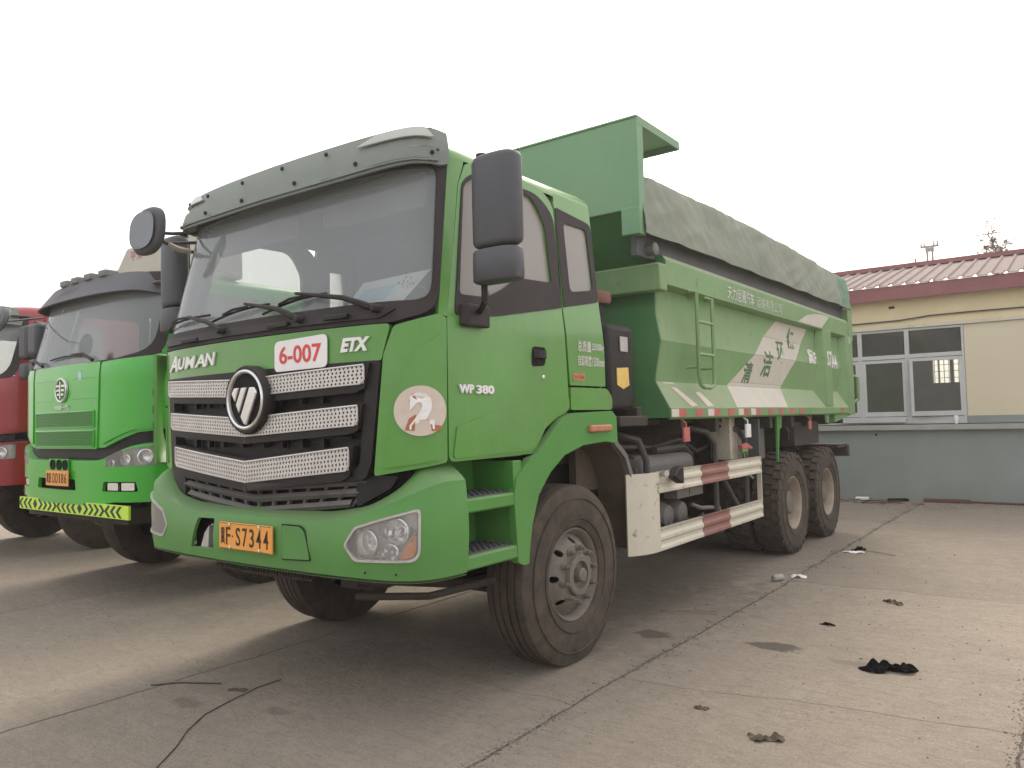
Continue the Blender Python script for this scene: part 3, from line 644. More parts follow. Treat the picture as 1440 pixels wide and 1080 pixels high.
# grille
gz = lambda u: .0
grl = [(-.99, 1.842), (.99, 1.842), (.925, 1.33), (.888, 1.245), (.60, 1.215), (0, 1.165), (-.60, 1.215), (-.888, 1.245), (-.925, 1.33)][::-1]
b = MB(); b.sheet(rp(grl, .03), [], K.m(-.055), .07, .02); G = b.build('grille', 'black_plastic', T)
b = MB(); b.sheet(rp(grl, .03), [rp([(.905, 1.80), (.85, 1.30), (.58, 1.255), (0, 1.20), (-.58, 1.255), (-.85, 1.30), (-.905, 1.80)], .05)], K.m(.004), .07, .06); b.build('grille_surround', 'black_plastic', G)
def chevz(zc, dz, u): return zc - dz * (1 - min(1, abs(u) / .88)) - 0.0
strips = [(1.728, 1.822, .034, .895, .905), (1.520, 1.618, .048, .850, .862), (1.292, 1.406, .078, .785, .802)]
for (zb, zt, dv, hb, ht) in strips:
    def sz(u, v, o=0., zb=zb, zt=zt, dv=dv, ht=ht): return K.P(u * ht, lerp(zb, zt, v) - (dv * (1 - abs(u)) if dv > 0 else 0), .030 + o)
    b = MB(); e = .085; ee = (zt - zb)
    ol = rp([(-1.035, 1.18), (-.985, -.32), (-.90, -.62), (0, -.62), (.90, -.62), (.985, -.32), (1.035, 1.18)][::-1], [.02, .05, .05, .1, .05, .05, .02])
    b.sheet(rp([(-1.035, 1.10), (1.035, 1.10), (1.0, -.25), (.93, -.45), (0, -.45), (-.93, -.45), (-1.0, -.25)][::-1], .04), [], lambda u, v: sz(u, v, -.006), .08, .05)
    bar = b.build('grille_bar', 'black_plastic', G)
    # perforated strip with real holes
    b = MB(); rows = 5; cols = 66
    for i in range(cols):
        for j in range(rows):
            if zb > 1.7 and abs((i + .5) / cols * 2 - 1) < .19: continue
            edge = (1 - abs((i + .5) / cols * 2 - 1)) * cols / 2
            sh = .5 if j % 2 else -.5
            u0, u1 = i / cols * 2 - 1, (i + 1) / cols * 2 - 1; v0, v1 = j / rows, (j + 1) / rows; um, vm = (u0 + u1) / 2, (v0 + v1) / 2; du, dvv = (u1 - u0) / 2, (v1 - v0) / 2
            us = du * sh
            O = [(u0, v0), (um, v0), (u1, v0), (u1, vm), (u1, v1), (um, v1), (u0, v1), (u0, vm)]
            I = [(um + us * .44 + du * .50 * math.cos(a), vm + dvv * .70 * math.sin(a)) for a in [R(225 + 45 * k) for k in range(8)]]
            vs = [sz(*p) for p in O] + [sz(*p) for p in I] + [sz(p[0], p[1], -.006) for p in I]
            b.add(vs, [(k, (k + 1) % 8, 8 + (k + 1) % 8, 8 + k) for k in range(8)] + [(8 + k, 8 + (k + 1) % 8, 16 + (k + 1) % 8, 16 + k) for k in range(8)])
    if zb > 1.7:
        for h_ in (-1, 1):
            q = MB(); keep = [f for f in b.f if (b.v[f[0]][0] > 0) == (h_ > 0)]; ids = sorted({i for f in keep for i in f}); mp_ = {i: n for n, i in enumerate(ids)}
            q.add([b.v[i] for i in ids], [tuple(mp_[i] for i in f) for f in keep]); q.build('perforated_strip', 'silver_mesh', G, smooth=0)
    else: b.build('perforated_strip', 'silver_mesh', G, smooth=0)
    b = MB()   # thin rim round the strip
    lp = [(-1, 1), (-1, .2), (-.975, 0), (-.5, 0), (0, 0), (.5, 0), (.975, 0), (1, .2), (1, 1), (.5, 1), (0, 1), (-.5, 1), (-1, 1)]
    pp = []
    for i in range(len(lp) - 1):
        for k in range(6): pp.append(sz(lerp(lp[i][0], lp[i + 1][0], k / 6), lerp(lp[i][1], lp[i + 1][1], k / 6), .001))
    b.tube(pp + [pp[0]], .0055, 5, False); b.build('strip_rim', 'silver_mesh', G)
# uprights in the dark slots
b = MB()
for zc, h in ((1.685, .045), (1.455, .05)):
    for u in (-.62, -.46, -.30, -.10, .10, .26, .42, .58): b.add([K.P(u - .012, zc - h, -.045), K.P(u + .012, zc - h, -.045), K.P(u + .012, zc + h, -.045), K.P(u - .012, zc + h, -.045), K.P(u - .012, zc - h, -.015), K.P(u + .012, zc - h, -.015), K.P(u + .012, zc + h, -.015), K.P(u - .012, zc + h, -.015)], [(0, 1, 2, 3)[::-1], (4, 5, 6, 7), (0, 4, 7, 3), (1, 2, 6, 5)])
for zc, h in ((1.685, .006), (1.455, .006)): b.grid(lambda u, v: K.P(lerp(-.78, .78, u), zc + h * (v * 2 - 1), -.02), 20, 1, .02)
b.build('grille_uprights', 'black_plastic', G, smooth=0)
# badge in the middle: dark disc, chrome ring, three slanted bars
Ey, Ez = -1.578, 1.675
TM = Matrix.Translation((0, Ey, Ez)) @ Matrix.Rotation(R(-90), 4, 'Z')
b = MB(); b.lathe([(-.05, .192), (.012, .192), (.022, .184), (.022, .166), (.008, .160)], 48, TM); E_ = b.build('emblem', 'black_plastic', G)
b = MB(); b.lathe([(.006, .165), (.006, .001)], 48, TM); b.build('emblem_face', 'hose_black', E_) if False else None
b.build('emblem_disc', 'dark_void', G)
b = MB(); b.lathe([(.012, .172), (.026, .168), (.031, .159), (.026, .150), (.012, .146)], 48, TM); b.build('emblem_ring', 'chrome', G)
for i, (pl) in enumerate(([(-.118, .036), (-.092, .068), (-.048, .068), (-.086, -.012)], [(-.026, .068), (.026, .068), (-.048, -.076), (-.076, -.028)], [(.050, .068), (.092, .068), (.118, .036), (.018, -.142), (-.002, -.136), (-.034, -.096)])):
    b = MB(); b.prism(pl[::-1], 'y', Ey - .030, Ey - .006); o = b.build('emblem_bar', 'chrome', G, smooth=0, bevel=.006); o.location.z = Ez
for o in G.children:
    if o.name.startswith('emblem'): o.location.x = .05
# lower grille of small openings
b = MB()
def lg(u, v, o=0.): return K.P(u * lerp(.74, .86, v), lerp(1.045, 1.19, v) + (.05 * abs(u)) * (1 - v * .4) - .02 * (1 - abs(u)) , -.045 + o)
b.grid(lambda u, v: lg(u * 2 - 1, v, -.06), 24, 2)
LG = b.build('lower_grille', 'dark_void', T, smooth=0)
b = MB()
for v in (0.0, .48, .93): b.grid(lambda u, w_, v=v: lg(u * 2 - 1, v + .16 * w_, .0 + .02 * w_), 24, 1, .03)
for i in range(13):
    u = -1 + i / 6; b.grid(lambda a, w_, u=u: lg(u - .015 + .03 * a, w_, -.012), 1, 2, .02)
b.build('lower_grille_bars', 'dusty_plastic', LG, smooth=0)
skin('grille_skirt', rp([(.80, 1.10), (1.02, 1.20), (1.06, 1.262), (.90, 1.262), (.80, 1.22)], .03), [], 'black_plastic', off=-.03, th=.03)
skin('grille_skirt', rp([(.80, 1.10), (1.02, 1.20), (1.06, 1.262), (.90, 1.262), (.80, 1.22)], .03), [], 'black_plastic', off=-.03, th=.03, sg=-1)
b = MB(); b.sheet([Vector(p) for p in [(-1.36, .95), (1.36, .95), (1.36, 2.04), (-1.36, 2.04)]], [], K.m(-.085), .12, .01); b.build('front_bulkhead', 'dark_void', T)

# bumper
Q = Skin([(0, -1.582), (.4, -1.575), (.75, -1.556), (1.0, -1.525), (1.14, -1.485), (1.225, -1.41), (1.258, -1.30), (1.264, -1.18), (1.264, -.9)], 9, 0, 0)
QE = 1.70
tS = [s for s in Q.L if 1][-1]
sEnd = next(i for i in range(400) if Q.f(i * .01, 1).y > -1.158 and i > 100) * .01
zt_ = lambda s: 1.035 + .045 * ss(.55, 1.0, abs(s)) + .150 * ss(.85, 1.42, abs(s))
zb_ = lambda s: .765 - .0 * abs(s)
LS = lambda q: .812 + (q - .795) * .79
tow = rp([(-.450, .995), (-.272, 1.0), (-.280, .825), (-.530, .815)], [.015, .015, .01, .01])
flap = rp([(.365, 1.0), (.53, 1.0), (.575, .835), (.365, .825)], [.01, .05, .01, .01])
lamp = rp([(.812, .925), (.885, 1.018), (1.02, 1.058), (1.225, 1.112), (1.236, 1.10), (1.232, .895), (1.205, .858), (.88, .848)], [.02, .02, .02, .03, .02, .03, .03, .03])
lampL = [Vector((-p[0], p[1])) for p in lamp][::-1]
so_ = [(-sEnd, zb_(0))] + [(s, zb_(s)) for s in (-1, 0, 1)] + [(sEnd, zb_(0))] + [(lerp(sEnd, -sEnd, i / 40), zt_(lerp(sEnd, -sEnd, i / 40))) for i in range(41)]
b = MB(); bm_map = lambda u, v: Q.P(u, v, .018 * math.sin(math.pi * min(1, max(0, (v - zb_(u)) / (zt_(u) - zb_(u))))))
b.sheet([Vector(p) for p in so_], [tow, lamp, lampL], bm_map, .045, .02)
def ledge(u, v):
    s = lerp(-sEnd, sEnd, u); k = ss(.8, 1.3, abs(s)); z = zt_(s) + lerp(.035, .095, k) * (v ** .8); return Q.P(s, z, -.002 - lerp(.10, .13, k) * v)
b.grid(ledge, 70, 5)
b.grid(lambda u, v: Q.P(lerp(-sEnd, sEnd, u), zb_(0) - .012 * math.sin(v * 1.5), -.0 - .09 * (1 - v)), 70, 3)
BU = b.build('bumper', 'green_bumper', T, 40)
b = MB(); b.sheet(flap, [], lambda u, v: Q.P(u, v, .022), .05, .008); b.build('tow_cover', 'green_bumper', BU, smooth=0, bevel=.002)
b = MB(); b.sheet(rp([(.358, 1.007), (.535, 1.007), (.582, .829), (.358, .818)], [.01, .05, .01, .01]), [flap], lambda u, v: Q.P(u, v, .0175), .05, .002); b.build('cover_gap', 'dark_void', BU, smooth=0)
b = MB(); b.box(-.60, -.22, -1.50, -1.49, .78, 1.02); b.build('tow_recess', 'dark_void', BU, smooth=0)
b = MB(); b.prism([(-.46, .81), (-.38, .81), (-.37, .95), (-.42, .90)], 'y', -1.56, -1.50); b.tube([(-.42, -1.54, .82), (-.41, -1.55, .90), (-.38, -1.52, .95)], .014); b.build('tow_hook', 'lamp_shell', BU)
b = MB()
for s in (.95, 1.12): b.lathe([(0, .006), (.004, .006), (.004, .001)], 8, Matrix.Translation(Q.P(s, .80, .019)) @ Matrix.Rotation(R(-90), 4, 'Z'))
b.build('bumper_bolts', 'dark_void', BU)
for sg in (1, -1):
    f_l = lambda q: [Vector((sg * p[0], p[1])) for p in (q if sg > 0 else q[::-1])]
    off = .018
    inl = rp([(.826, .925), (.892, 1.008), (1.02, 1.046), (1.216, 1.099), (1.224, 1.09), (1.220, .90), (1.198, .870), (.888, .860)], [.02, .02, .02, .03, .02, .03, .04, .03])
    b = MB(); b.sheet(f_l(lamp), [f_l(inl)], lambda u, v: Q.P(u, v, .022), .05, .035); H = b.build('headlight', 'lamp_shell', BU)
    b = MB(); b.sheet(f_l(inl), [], lambda u, v: Q.P(u, v, -.050), .06, .004); b.build('headlight_back', 'lamp_inner', BU)
    # reflectors: bowls and facets
    for (s, z, r1, col) in ((.945, .940, .058, 'lamp_mirror'), (1.115, 1.000, .060, 'lamp_mirror'), (1.085, .900, .036, 'lamp_mirror')):
        c_ = Q.P(sg * s, z, -.012); n_ = (Q.P(sg * s, z, .01) - Q.P(sg * s, z, 0)).normalized(); rot = n_.to_track_quat('X', 'Z').to_matrix().to_4x4()
        b = MB(); b.lathe([(.008, r1 + .006), (.010, r1), (-.015, r1 * .86), (-.035, r1 * .55), (-.045, r1 * .2), (-.045, .001)], 20, Matrix.Translation(c_) @ rot)
        b.lathe([(-.04, .014), (-.012, .013), (-.004, .008), (-.004, .001)], 12, Matrix.Translation(c_) @ rot); b.build('reflector', col, BU, 20)
    b = MB()
    for i in range(7):
        a0 = 1.03 + i * .024; b.add([Q.P(sg * a0, 1.02 - .0 * i, -.03), Q.P(sg * (a0 + .02), 1.02, -.01), Q.P(sg * (a0 + .024), .97 + .02 * (i % 2), -.03), Q.P(sg * (a0 + .004), .97, -.012)], [(0, 1, 2, 3) if sg > 0 else (3, 2, 1, 0)])
        b.add([Q.P(sg * (.84 + i * .05), .87 + .02 * (i % 2), -.01), Q.P(sg * (.88 + i * .05), .875, -.035), Q.P(sg * (.88 + i * .05), .90, -.012), Q.P(sg * (.84 + i * .05), .905, -.03)], [(0, 1, 2, 3) if sg > 0 else (3, 2, 1, 0)])
    b.build('reflector_facets', 'lamp_mirror', BU, smooth=0)
    b = MB(); b.sheet(f_l(rp([(1.214, 1.00), (1.214, .90), (1.196, .876), (1.125, .868)], [.01, .02, .02, .01])[::-1]), [], lambda u, v: Q.P(u, v, .004 + .004 * math.sin(u * 300)), .02, .012); b.build('indicator_lens', 'amber', BU)
    b = MB(); b.tube([Q.P(sg * 1.218, 1.01, .008), Q.P(sg * 1.115, .865, .008)], .006, 5); b.tube([Q.P(sg * 1.03, 1.045, .002), Q.P(sg * 1.03, .865, .002)], .007, 5); b.build('lamp_divider', 'lamp_shell', BU)
    b = MB(); b.sheet(f_l(inl), [], lambda u, v: Q.P(u, v, .016), .06, .004); b.build('headlight_lens', 'lamp_glass', BU)
# number plate
PT = lambda z0: (lambda u, v, o: Vector((u, -1.618 - o, z0 + v)))
b = MB(); b.box(-.243, .243, -1.618, -1.606, .842, .992)
NP = b.build('licence_plate', 'plate_yellow', T, bevel=.004)
b = MB()
for x in (-.135, .135):
    for z in (.853, .980): b.lathe([(0, .010), (.006, .010), (.008, .005), (.008, .001)], 8, Matrix.Translation((x, -1.618, z)) @ Matrix.Rotation(R(-90), 4, 'Z'))
b.build('plate_screw', 'chrome', NP)
def at(fn, du, dv): return lambda u, v, o: fn(u + du, v + dv, o)
pl = PT(.917)
text_part('plate_lettering', '冀', .036, .094, at(pl, -.205, 0), 'plate_ink', NP, .012, .002)
text_part('plate_lettering', 'F', .040, .098, at(pl, -.153, 0), 'plate_ink', NP, .006, .002)
for i, ch in enumerate('S7344'): text_part('plate_lettering', ch, .042, .100, at(pl, -.060 + i * .063, 0), 'plate_ink', NP, .006, .002)
text_part('plate_lettering', '·', .010, .010, at(pl, -.112, 0), 'plate_ink', NP, .006, .002)
b = MB()
for a, c, d, e in ((-.236, .236, .986, .9885), (-.236, .236, .8455, .848)): b.box(a, c, -1.6195, -1.617, d, e)
b.build('plate_border', 'plate_ink', NP, smooth=0); NP.location.x = .065

# badges and lettering on the cab
def kf(s0, z0, off): return lambda u, v, o: K.P(s0 + u, z0 + v, off + o)
def badge(txt, s0, z0, w_, h_, shear=.25, bold=.035, m='chrome'): return text_part('badge_lettering', txt, w_, h_, kf(s0, z0, .002), m, T, bold, .010, shear)
badge('A', -.885, 1.935, .13, .098, .35, .025, 'sign_white'); badge('U', -.757, 1.930, .105, .074, .22, .03, 'sign_white'); badge('M', -.640, 1.931, .140, .076, .22, .015, 'sign_white'); badge('A', -.512, 1.932, .130, .078, .22, .02, 'sign_white'); badge('N', -.392, 1.934, .120, .078, .22, .02, 'sign_white')
badge('ETX', .836, 1.930, .19, .072, .3, .045, 'sign_white')
skin('number_sign', rp([(.243, 1.818), (.650, 1.826), (.652, 2.000), (.246, 1.984)], .035), [], 'sign_white', off=.012, th=.004)
text_part('sign_lettering', '6-007', .325, .098, kf(.448, 1.907, .0125), 'sign_red', T, .018, .0015)
badge('WP', 1.475, 1.694, .115, .046, .0, .035, 'sign_white'); badge('380', 1.628, 1.692, .15, .046, .0, .035, 'sign_white')
skin('round_sticker', circ(1.19, 1.583, .128, .125, 36), [], 'sticker_cream', off=.019, th=.004, step=.03)
text_part('sticker_figure', '2', .115, .185, kf(1.195, 1.583, .0215), 'sign_white', T, .06, .0012)
for pts in ([(1.135, 1.63), (1.155, 1.672), (1.178, 1.632), (1.170, 1.618)], [(1.115, 1.488), (1.135, 1.545), (1.168, 1.566), (1.16, 1.485)], [(1.232, 1.515), (1.285, 1.508), (1.285, 1.485), (1.24, 1.48)]):
    skin('sticker_shade', [Vector(p) for p in pts][::-1], [], 'brown_print', off=.0208, th=.0008, step=.03)
for (txt, z0, w1) in (('总质量:25000kg', 1.990, .325), ('自卸高度:1500mm', 1.897, .325)):
    a, c = txt.split(':'); text_part('load_lettering', a, .165, .072, kf(2.672, z0, .002), 'white_worn', T, .014, .001); text_part('load_lettering', c, .155, .06, kf(2.842, z0 - .003, .002), 'white_worn', T, .018, .001)
skin('maker_sticker', rp([(2.525, 1.765), (2.655, 1.765), (2.668, 1.815), (2.525, 1.815)], .004), [], 'amber_dull', off=.003, th=.001)
text_part('sticker_lettering', '渣土运输', .11, .022, kf(2.595, 1.79, .0035), 'brown_print', T, .01, .001)

# mirrors
def mirror(x0, x1, y, zt, zm, zb, sg):
    w_ = x1 - x0; ym = y
    def housing(za, zb_, xw, d):
        b = MB(); n = 20; rings = []
        for k, (t, sc) in enumerate(((0, .80), (.02, .93), (.06, .99), (.5, 1.0), (.93, .985), (.98, .92), (1, .80))):
            z = lerp(za, zb_, t); ring = []
            for a in range(n):
                an = 2 * math.pi * a / n; cx, sy = math.cos(an), math.sin(an)
                ex = abs(cx) ** .55 * (1 if cx > 0 else -1); ey = abs(sy) ** .75 * (1 if sy > 0 else -1)
                ring.append((sg * (x0 + w_ / 2 + ex * xw / 2 * sc), ym + (ey * d / 2) * sc * (1 if ey < 0 else .35), z))
            rings.append(ring)
        vs = [p for r in rings for p in r]; fs = [(j * n + i, j * n + (i + 1) % n, (j + 1) * n + (i + 1) % n, (j + 1) * n + i) for j in range(6) for i in range(n)] + [tuple(range(n))[::-1], tuple(range(6 * n, 7 * n))]
        b.add(vs, fs if sg > 0 else [f[::-1] for f in fs]); return b
    H = housing(zm, zt, w_, .17).build('wing_mirror', 'grey_plastic', T, 50)
    h2 = housing(zb, zm - .012, w_ * .98, .19).build('lower_mirror', 'grey_plastic', H, 50)
    b = MB(); b.box(sg * (x0 + .025), sg * (x1 - .025), ym + .030, ym + .036, zm + .03, zt - .03); b.box(sg * (x0 + .025), sg * (x1 - .025), ym + .034, ym + .040, zb + .03, zm - .04); b.build('mirror_glass', 'mirror_face', H, smooth=0)
    b = MB(); xc = sg * (x0 + .04)
    b.tube([(sg * 1.225, -.98, 2.11), (sg * 1.29, -1.03, 2.10), (xc, y - .0, 2.13), (xc, y, zb + .05), (xc, y, zt), (xc, y + .02, zt + .03)], .017, 8)
    b.lathe([(-.02, .03), (.02, .03), (.03, .001)], 12, Matrix.Translation((xc, y, zt + .01)) @ Matrix.Rotation(R(-90), 4, 'Y')); b.build('mirror_arm', 'black_plastic', H)
    b = MB(); q = [K.P(sg * t, z, o) for z in (2.02, 2.135) for t, o in ((1.43, .002), (1.64, .002), (1.64, .045), (1.45, .055))]
    if sg < 0: q = [q[i] for i in (3, 2, 1, 0, 7, 6, 5, 4)]
    b.hexa(q); b.build('mirror_bracket', 'rubber_seal', H, bevel=.01)
mirror(1.335, 1.625, -1.10, 2.862, 2.395, 2.215, 1)
mirror(1.30, 1.56, -1.14, 2.90, 2.40, 2.215, -1)
# look-down mirror on its long arm at the far corner
b = MB(); n = 24
def lm(zc, xc, yc):
    rings = []
    for k, (yo, sc) in enumerate(((-.045, .55), (-.038, .85), (-.015, 1.0), (.012, 1.0), (.018, .95))):
        rings.append([(xc + .155 * sc * abs(math.cos(a)) ** .75 * (1 if math.cos(a) > 0 else -1) + .03 * math.sin(a), yc + yo + .10 * math.cos(a) * .155, zc + .155 * sc * abs(math.sin(a)) ** .75 * (1 if math.sin(a) > 0 else -1)) for a in [2 * math.pi * i / n for i in range(n)]])
    return rings
rg = lm(2.985, -1.30, -1.50); vs = [p for r in rg for p in r]
b.add(vs, [(j * n + i, (j + 1) * n + i, (j + 1) * n + (i + 1) % n, j * n + (i + 1) % n) for j in range(4) for i in range(n)] + [tuple(range(n))]); FM = b.build('front_mirror', 'grey_plastic', T, 50)
b = MB(); b.add([(p[0] * .93 + -1.30 * .07, p[1] + .004 - .07 * 0, 2.985 + (p[2] - 2.985) * .93) for p in rg[4]], [tuple(range(n))[::-1]]); b.build('front_mirror_glass', 'mirror_face', FM, smooth=0)
b = MB(); b.add([(-1.30 + (p[0] + 1.30) * .80, p[1] - .040, 2.985 + (p[2] - 2.985) * .78) for p in rg[2]], [tuple(range(n))]); b.build('front_mirror_lens', 'mirror_bright', FM, smooth=0)
b = MB(); b.tube([(-1.27, -1.08, 3.05), (-1.30, -1.34, 3.0), (-1.30, -1.47, 2.985)], .012); b.tube([(-1.30, -1.10, 2.98), (-1.40, -1.28, 2.96), (-1.46, -1.22, 2.92)], .012)
b.tube([(-1.27, -1.46, 2.95), (-1.29, -1.38, 2.92), (-1.32, -1.26, 2.90), (-1.30, -1.12, 2.90)], .012); b.build('front_mirror_arm', 'hose_black', FM)
b = MB(); b.tube([(-1.285, -1.38, 2.92), (-1.315, -1.29, 2.905), (-1.31, -1.2, 2.90)], [.018, .022, .018], 8); b.build('tape_wrap', 'deflector_beige', FM)
for o in [FM] : o.location = (.15, 0, -.145)
# louvred deflector on the far front corner
b = MB()
def dfl(u, v): z = lerp(1.30, 2.02, v); return Vector((-1.17 - (.06 + .15 * math.sin(math.pi * v) ** .6) * u, -1.44 + .10 * u + .05 * u * u, z))
b.grid(lambda u, v: dfl(u, v), 6, 14, .02); DF = b.build('corner_deflector', 'green_paint', T)
b = MB()
for i in range(5):
    z = .14 + i * .16
    b.add([dfl(.25, z) + Vector((-.01, -.022, 0)), dfl(.85, z) + Vector((-.01, -.022, 0)), dfl(.85, z + .07) + Vector((-.01, -.022, 0)), dfl(.25, z + .07) + Vector((-.01, -.022, 0))], [(0, 1, 2, 3), (3, 2, 1, 0)][1:])
b.build('louvre_slot', 'dark_void', DF, smooth=0)

# ------------------------------------------------------------------ running gear
for sg in (1, -1):
    wheel(T, sg * 1.035, 0, sg, True)
    for y in (4.52, 5.90):
        wheel(T, sg * 1.045, y, sg, False)
        e = empty('inner_wheel', (sg * .70, y, .548), T); b = tyre_mesh(False); b.v = [(p[0] * sg, p[1], p[2]) for p in b.v]
        if sg < 0: b.f = [f[::-1] for f in b.f]
        b.build('tyre', 'tyre_rubber', e, 30)
        b = MB(); b.lathe([(-.12, .27), (0, .26), (.0, .05)], 24); b.build('rim', 'rim_tan', e)
b = MB()
for sx in (-1, 1): b.box(sx * .38, sx * .46, -1.15, 7.0, .88, 1.16)
for y in (-.9, .7, 2.2, 3.6, 5.2, 6.9): b.box(-.38, .38, y - .04, y + .04, .92, 1.12)
FR = b.build('chassis_frame', 'chassis', T, smooth=0, bevel=.006)
b = MB(); b.tube([(-.92, 0, .52), (-.65, 0, .50), (-.45, 0, .42), (.45, 0, .42), (.65, 0, .50), (.92, 0, .52)], .06, 8); b.build('front_axle', 'chassis', T)
b = MB(); b.tube([(-.85, -.28, .46), (.85, -.28, .46)], .025, 8); b.tube([(.5, -1.0, .62), (.85, -.22, .48)], .028); b.build('tie_rod', 'chassis', T)
for y in (4.52, 5.90):
    b = MB(); b.tube([(-.9, y, .55), (-.3, y, .55), (-.22, y, .55), (.22, y, .55), (.3, y, .55), (.9, y, .55)], [.09, .09, .22, .22, .09, .09], 12); b.build('rear_axle', 'chassis', T)
for sx in (-1, 1):
    b = MB()
    for k in range(7): L_ = .85 - k * .09; b.box(sx * .40, sx * .49, -L_, L_, .60 - k * .018, .614 - k * .018)
    b.build('leaf_spring', 'chassis', T, smooth=0)
    b = MB()
    for k in range(9): L_ = .95 - k * .08; b.box(sx * .42, sx * .52, 5.21 - L_, 5.21 + L_, .80 - k * .022, .818 - k * .022)
    b.build('leaf_spring', 'chassis', T, smooth=0)
    b = MB(); b.box(sx * .36, sx * .50, -1.2, -1.08, .60, .95); b.box(sx * .38, sx * .47, -1.05, -.85, .56, .7); b.build('spring_hanger', 'chassis', T, bevel=.01)
b = MB(); b.tube([(-.95, -1.38, .74), (.95, -1.38, .74)], .045, 8); b.box(-.55, .25, -1.30, -1.22, .66, .80); b.tube([(.55, -1.25, .58), (.95, -1.1, .60), (1.0, -.6, .60)], .022); b.build('front_crossbeam', 'chassis', T, bevel=.01)
b = MB()
for i in range(34): x = -.62 + i * .026; b.box(x, x + .012, -1.405, -1.38, .655, .765)
b.tube([(-.66, -1.39, .655), (-.2, -1.39, .645), (.28, -1.39, .655)], .012); rg_ = b.build('radiator_guard', 'chassis', T, smooth=0); rg_.location.y = .07
b = MB(); b.box(-.7, .7, -.7, 1.1, .72, 1.3); b.tube([(-.25, -.9, .75), (-.25, .2, .62), (-.25, 1.0, .75)], .2, 12); b.build('engine', 'dark_void', T)
b = MB(); b.tube([(-.62, -1.27, .70), (-.62, -1.05, .66), (-.66, -.8, .66)], .07, 12); b.build('exhaust_pipe', 'hose_black', T)
# mudguard behind the front wheel
for sg in (1, -1):
    pts = [(.44, 1.37), (.58, 1.35), (.74, 1.24), (.86, 1.02), (.95, .80), (.99, .58)]
    b = MB(); b.grid(lambda u, v: (sg * lerp(.84, 1.12, v), *[lerp(pts[min(int(u * 4.999), 4)][k], pts[min(int(u * 4.999), 4) + 1][k], u * 4.999 - int(u * 4.999)) for k in (0, 1)]), 15, 2, .006); MG = b.build('mudguard', 'dusty_liner', T)
    b = MB(); b.box(sg * .80, sg * 1.12, .96, .985, .56, 1.15); b.box(sg * .80, sg * .86, .55, .98, 1.0, 1.36); b.build('mud_flap', 'dusty_liner', MG, smooth=0)
    b = MB(); b.grid(lambda u, v: (sg * lerp(1.12, 1.15, v), pts[min(int(u * 4.999), 4)][0] * (1 - (u * 4.999 - int(u * 4.999))) + pts[min(int(u * 4.999), 4) + 1][0] * (u * 4.999 - int(u * 4.999)) + .012, lerp(pts[min(int(u * 4.999), 4)][1], pts[min(int(u * 4.999), 4) + 1][1], u * 4.999 - int(u * 4.999))), 15, 1, .04); b.build('mudguard_edge', 'tank_grey', MG)
# side guard: cream post, two ribbed rails with a red third
def rail_prof(z0, z1, x):  # ribbed
    n = 9; return [(x + (.010 if k in (0, 1, 4, 5, 8) else -.004), lerp(z0, z1, k / (n - 1))) for k in range(n)]
gd = tag(empty('side_guard', (0, 0, 0), T))
for (z0, z1) in ((.955, 1.112), (.528, .690)):
    for i, (ya, yb, m) in enumerate(((1.125, 1.93, 'cream_paint'), (1.93, 2.54, 'rail_red'), (2.54, 3.395, 'cream_paint'))):
        P_ = rail_prof(z0, z1, 1.215); b = MB(); n = len(P_)
        vs = [(x, ya, z) for x, z in P_] + [(x, yb, z) for x, z in P_] + [(1.185, ya, P_[0][1]), (1.185, yb, P_[0][1]), (1.185, ya, P_[-1][1]), (1.185, yb, P_[-1][1])]
        fs = [(k, n + k, n + k + 1, k + 1) for k in range(n - 1)] + [(2 * n, 2 * n + 1, n, 0), (n - 1, 2 * n - 1, 2 * n + 3, 2 * n + 2), (2 * n + 2, 2 * n + 3, 2 * n + 1, 2 * n)]
        b.add(vs, fs); b.build('guard_rail', m, gd, 20)
b = MB(); n = 10
b.grid(lambda u, v: (1.225 - .10 * (1 - math.sin(u * math.pi / 2)) ** 1.5 if u < 1 else 1.225, lerp(.80, 1.125, u) , lerp(.528, 1.112, v)), 10, 1, .02); b.box(1.10, 1.22, 1.10, 1.125, .53, 1.11); b.build('guard_post', 'cream_paint', gd, 60)
b = MB(); b.box(1.175, 1.22, 3.385, 3.40, .53, 1.11); b.build('guard_end', 'cream_paint', gd, smooth=0)
b = MB(); b.tube([(1.22, 1.19, 1.10), (1.27, 1.17, 1.10)], .025, 10); b.build('lamp_stalk', 'lamp_shell', gd)
b = MB(); b.prism([(1.22, 1.075), (1.26, 1.05), (1.36, 1.01), (1.38, 1.02), (1.38, 1.13), (1.36, 1.15), (1.28, 1.13)], 'x', 1.245, 1.315); b.build('work_lamp', 'black_plastic', gd, bevel=.012)
b = MB()
for y in (2.35, 3.1): b.tube([(1.17, y, .60), (1.17, y, 1.28), (1.13, y - .06, 1.38), (1.0, y - .16, 1.42), (.5, y - .2, 1.42)], .028, 8)
b.tube([(1.165, 2.42, 1.05), (1.165, 2.95, .62)], .022); b.build('guard_hoop', 'hose_black', gd)
b = MB(); b.tube([(1.17, 1.04, 1.11), (1.17, 1.04, 1.20), (1.13, 1.0, 1.35), (1.02, .9, 1.40), (.6, .7, 1.40)], .026, 8); b.build('pipe', 'hose_black', T)
b = MB(); b.tube([(.98, 1.55, 1.25), (.98, 2.1, 1.26), (.98, 2.25, 1.18), (.96, 2.32, 1.02)], .035, 8); b.build('pipe', 'hose_black', T)
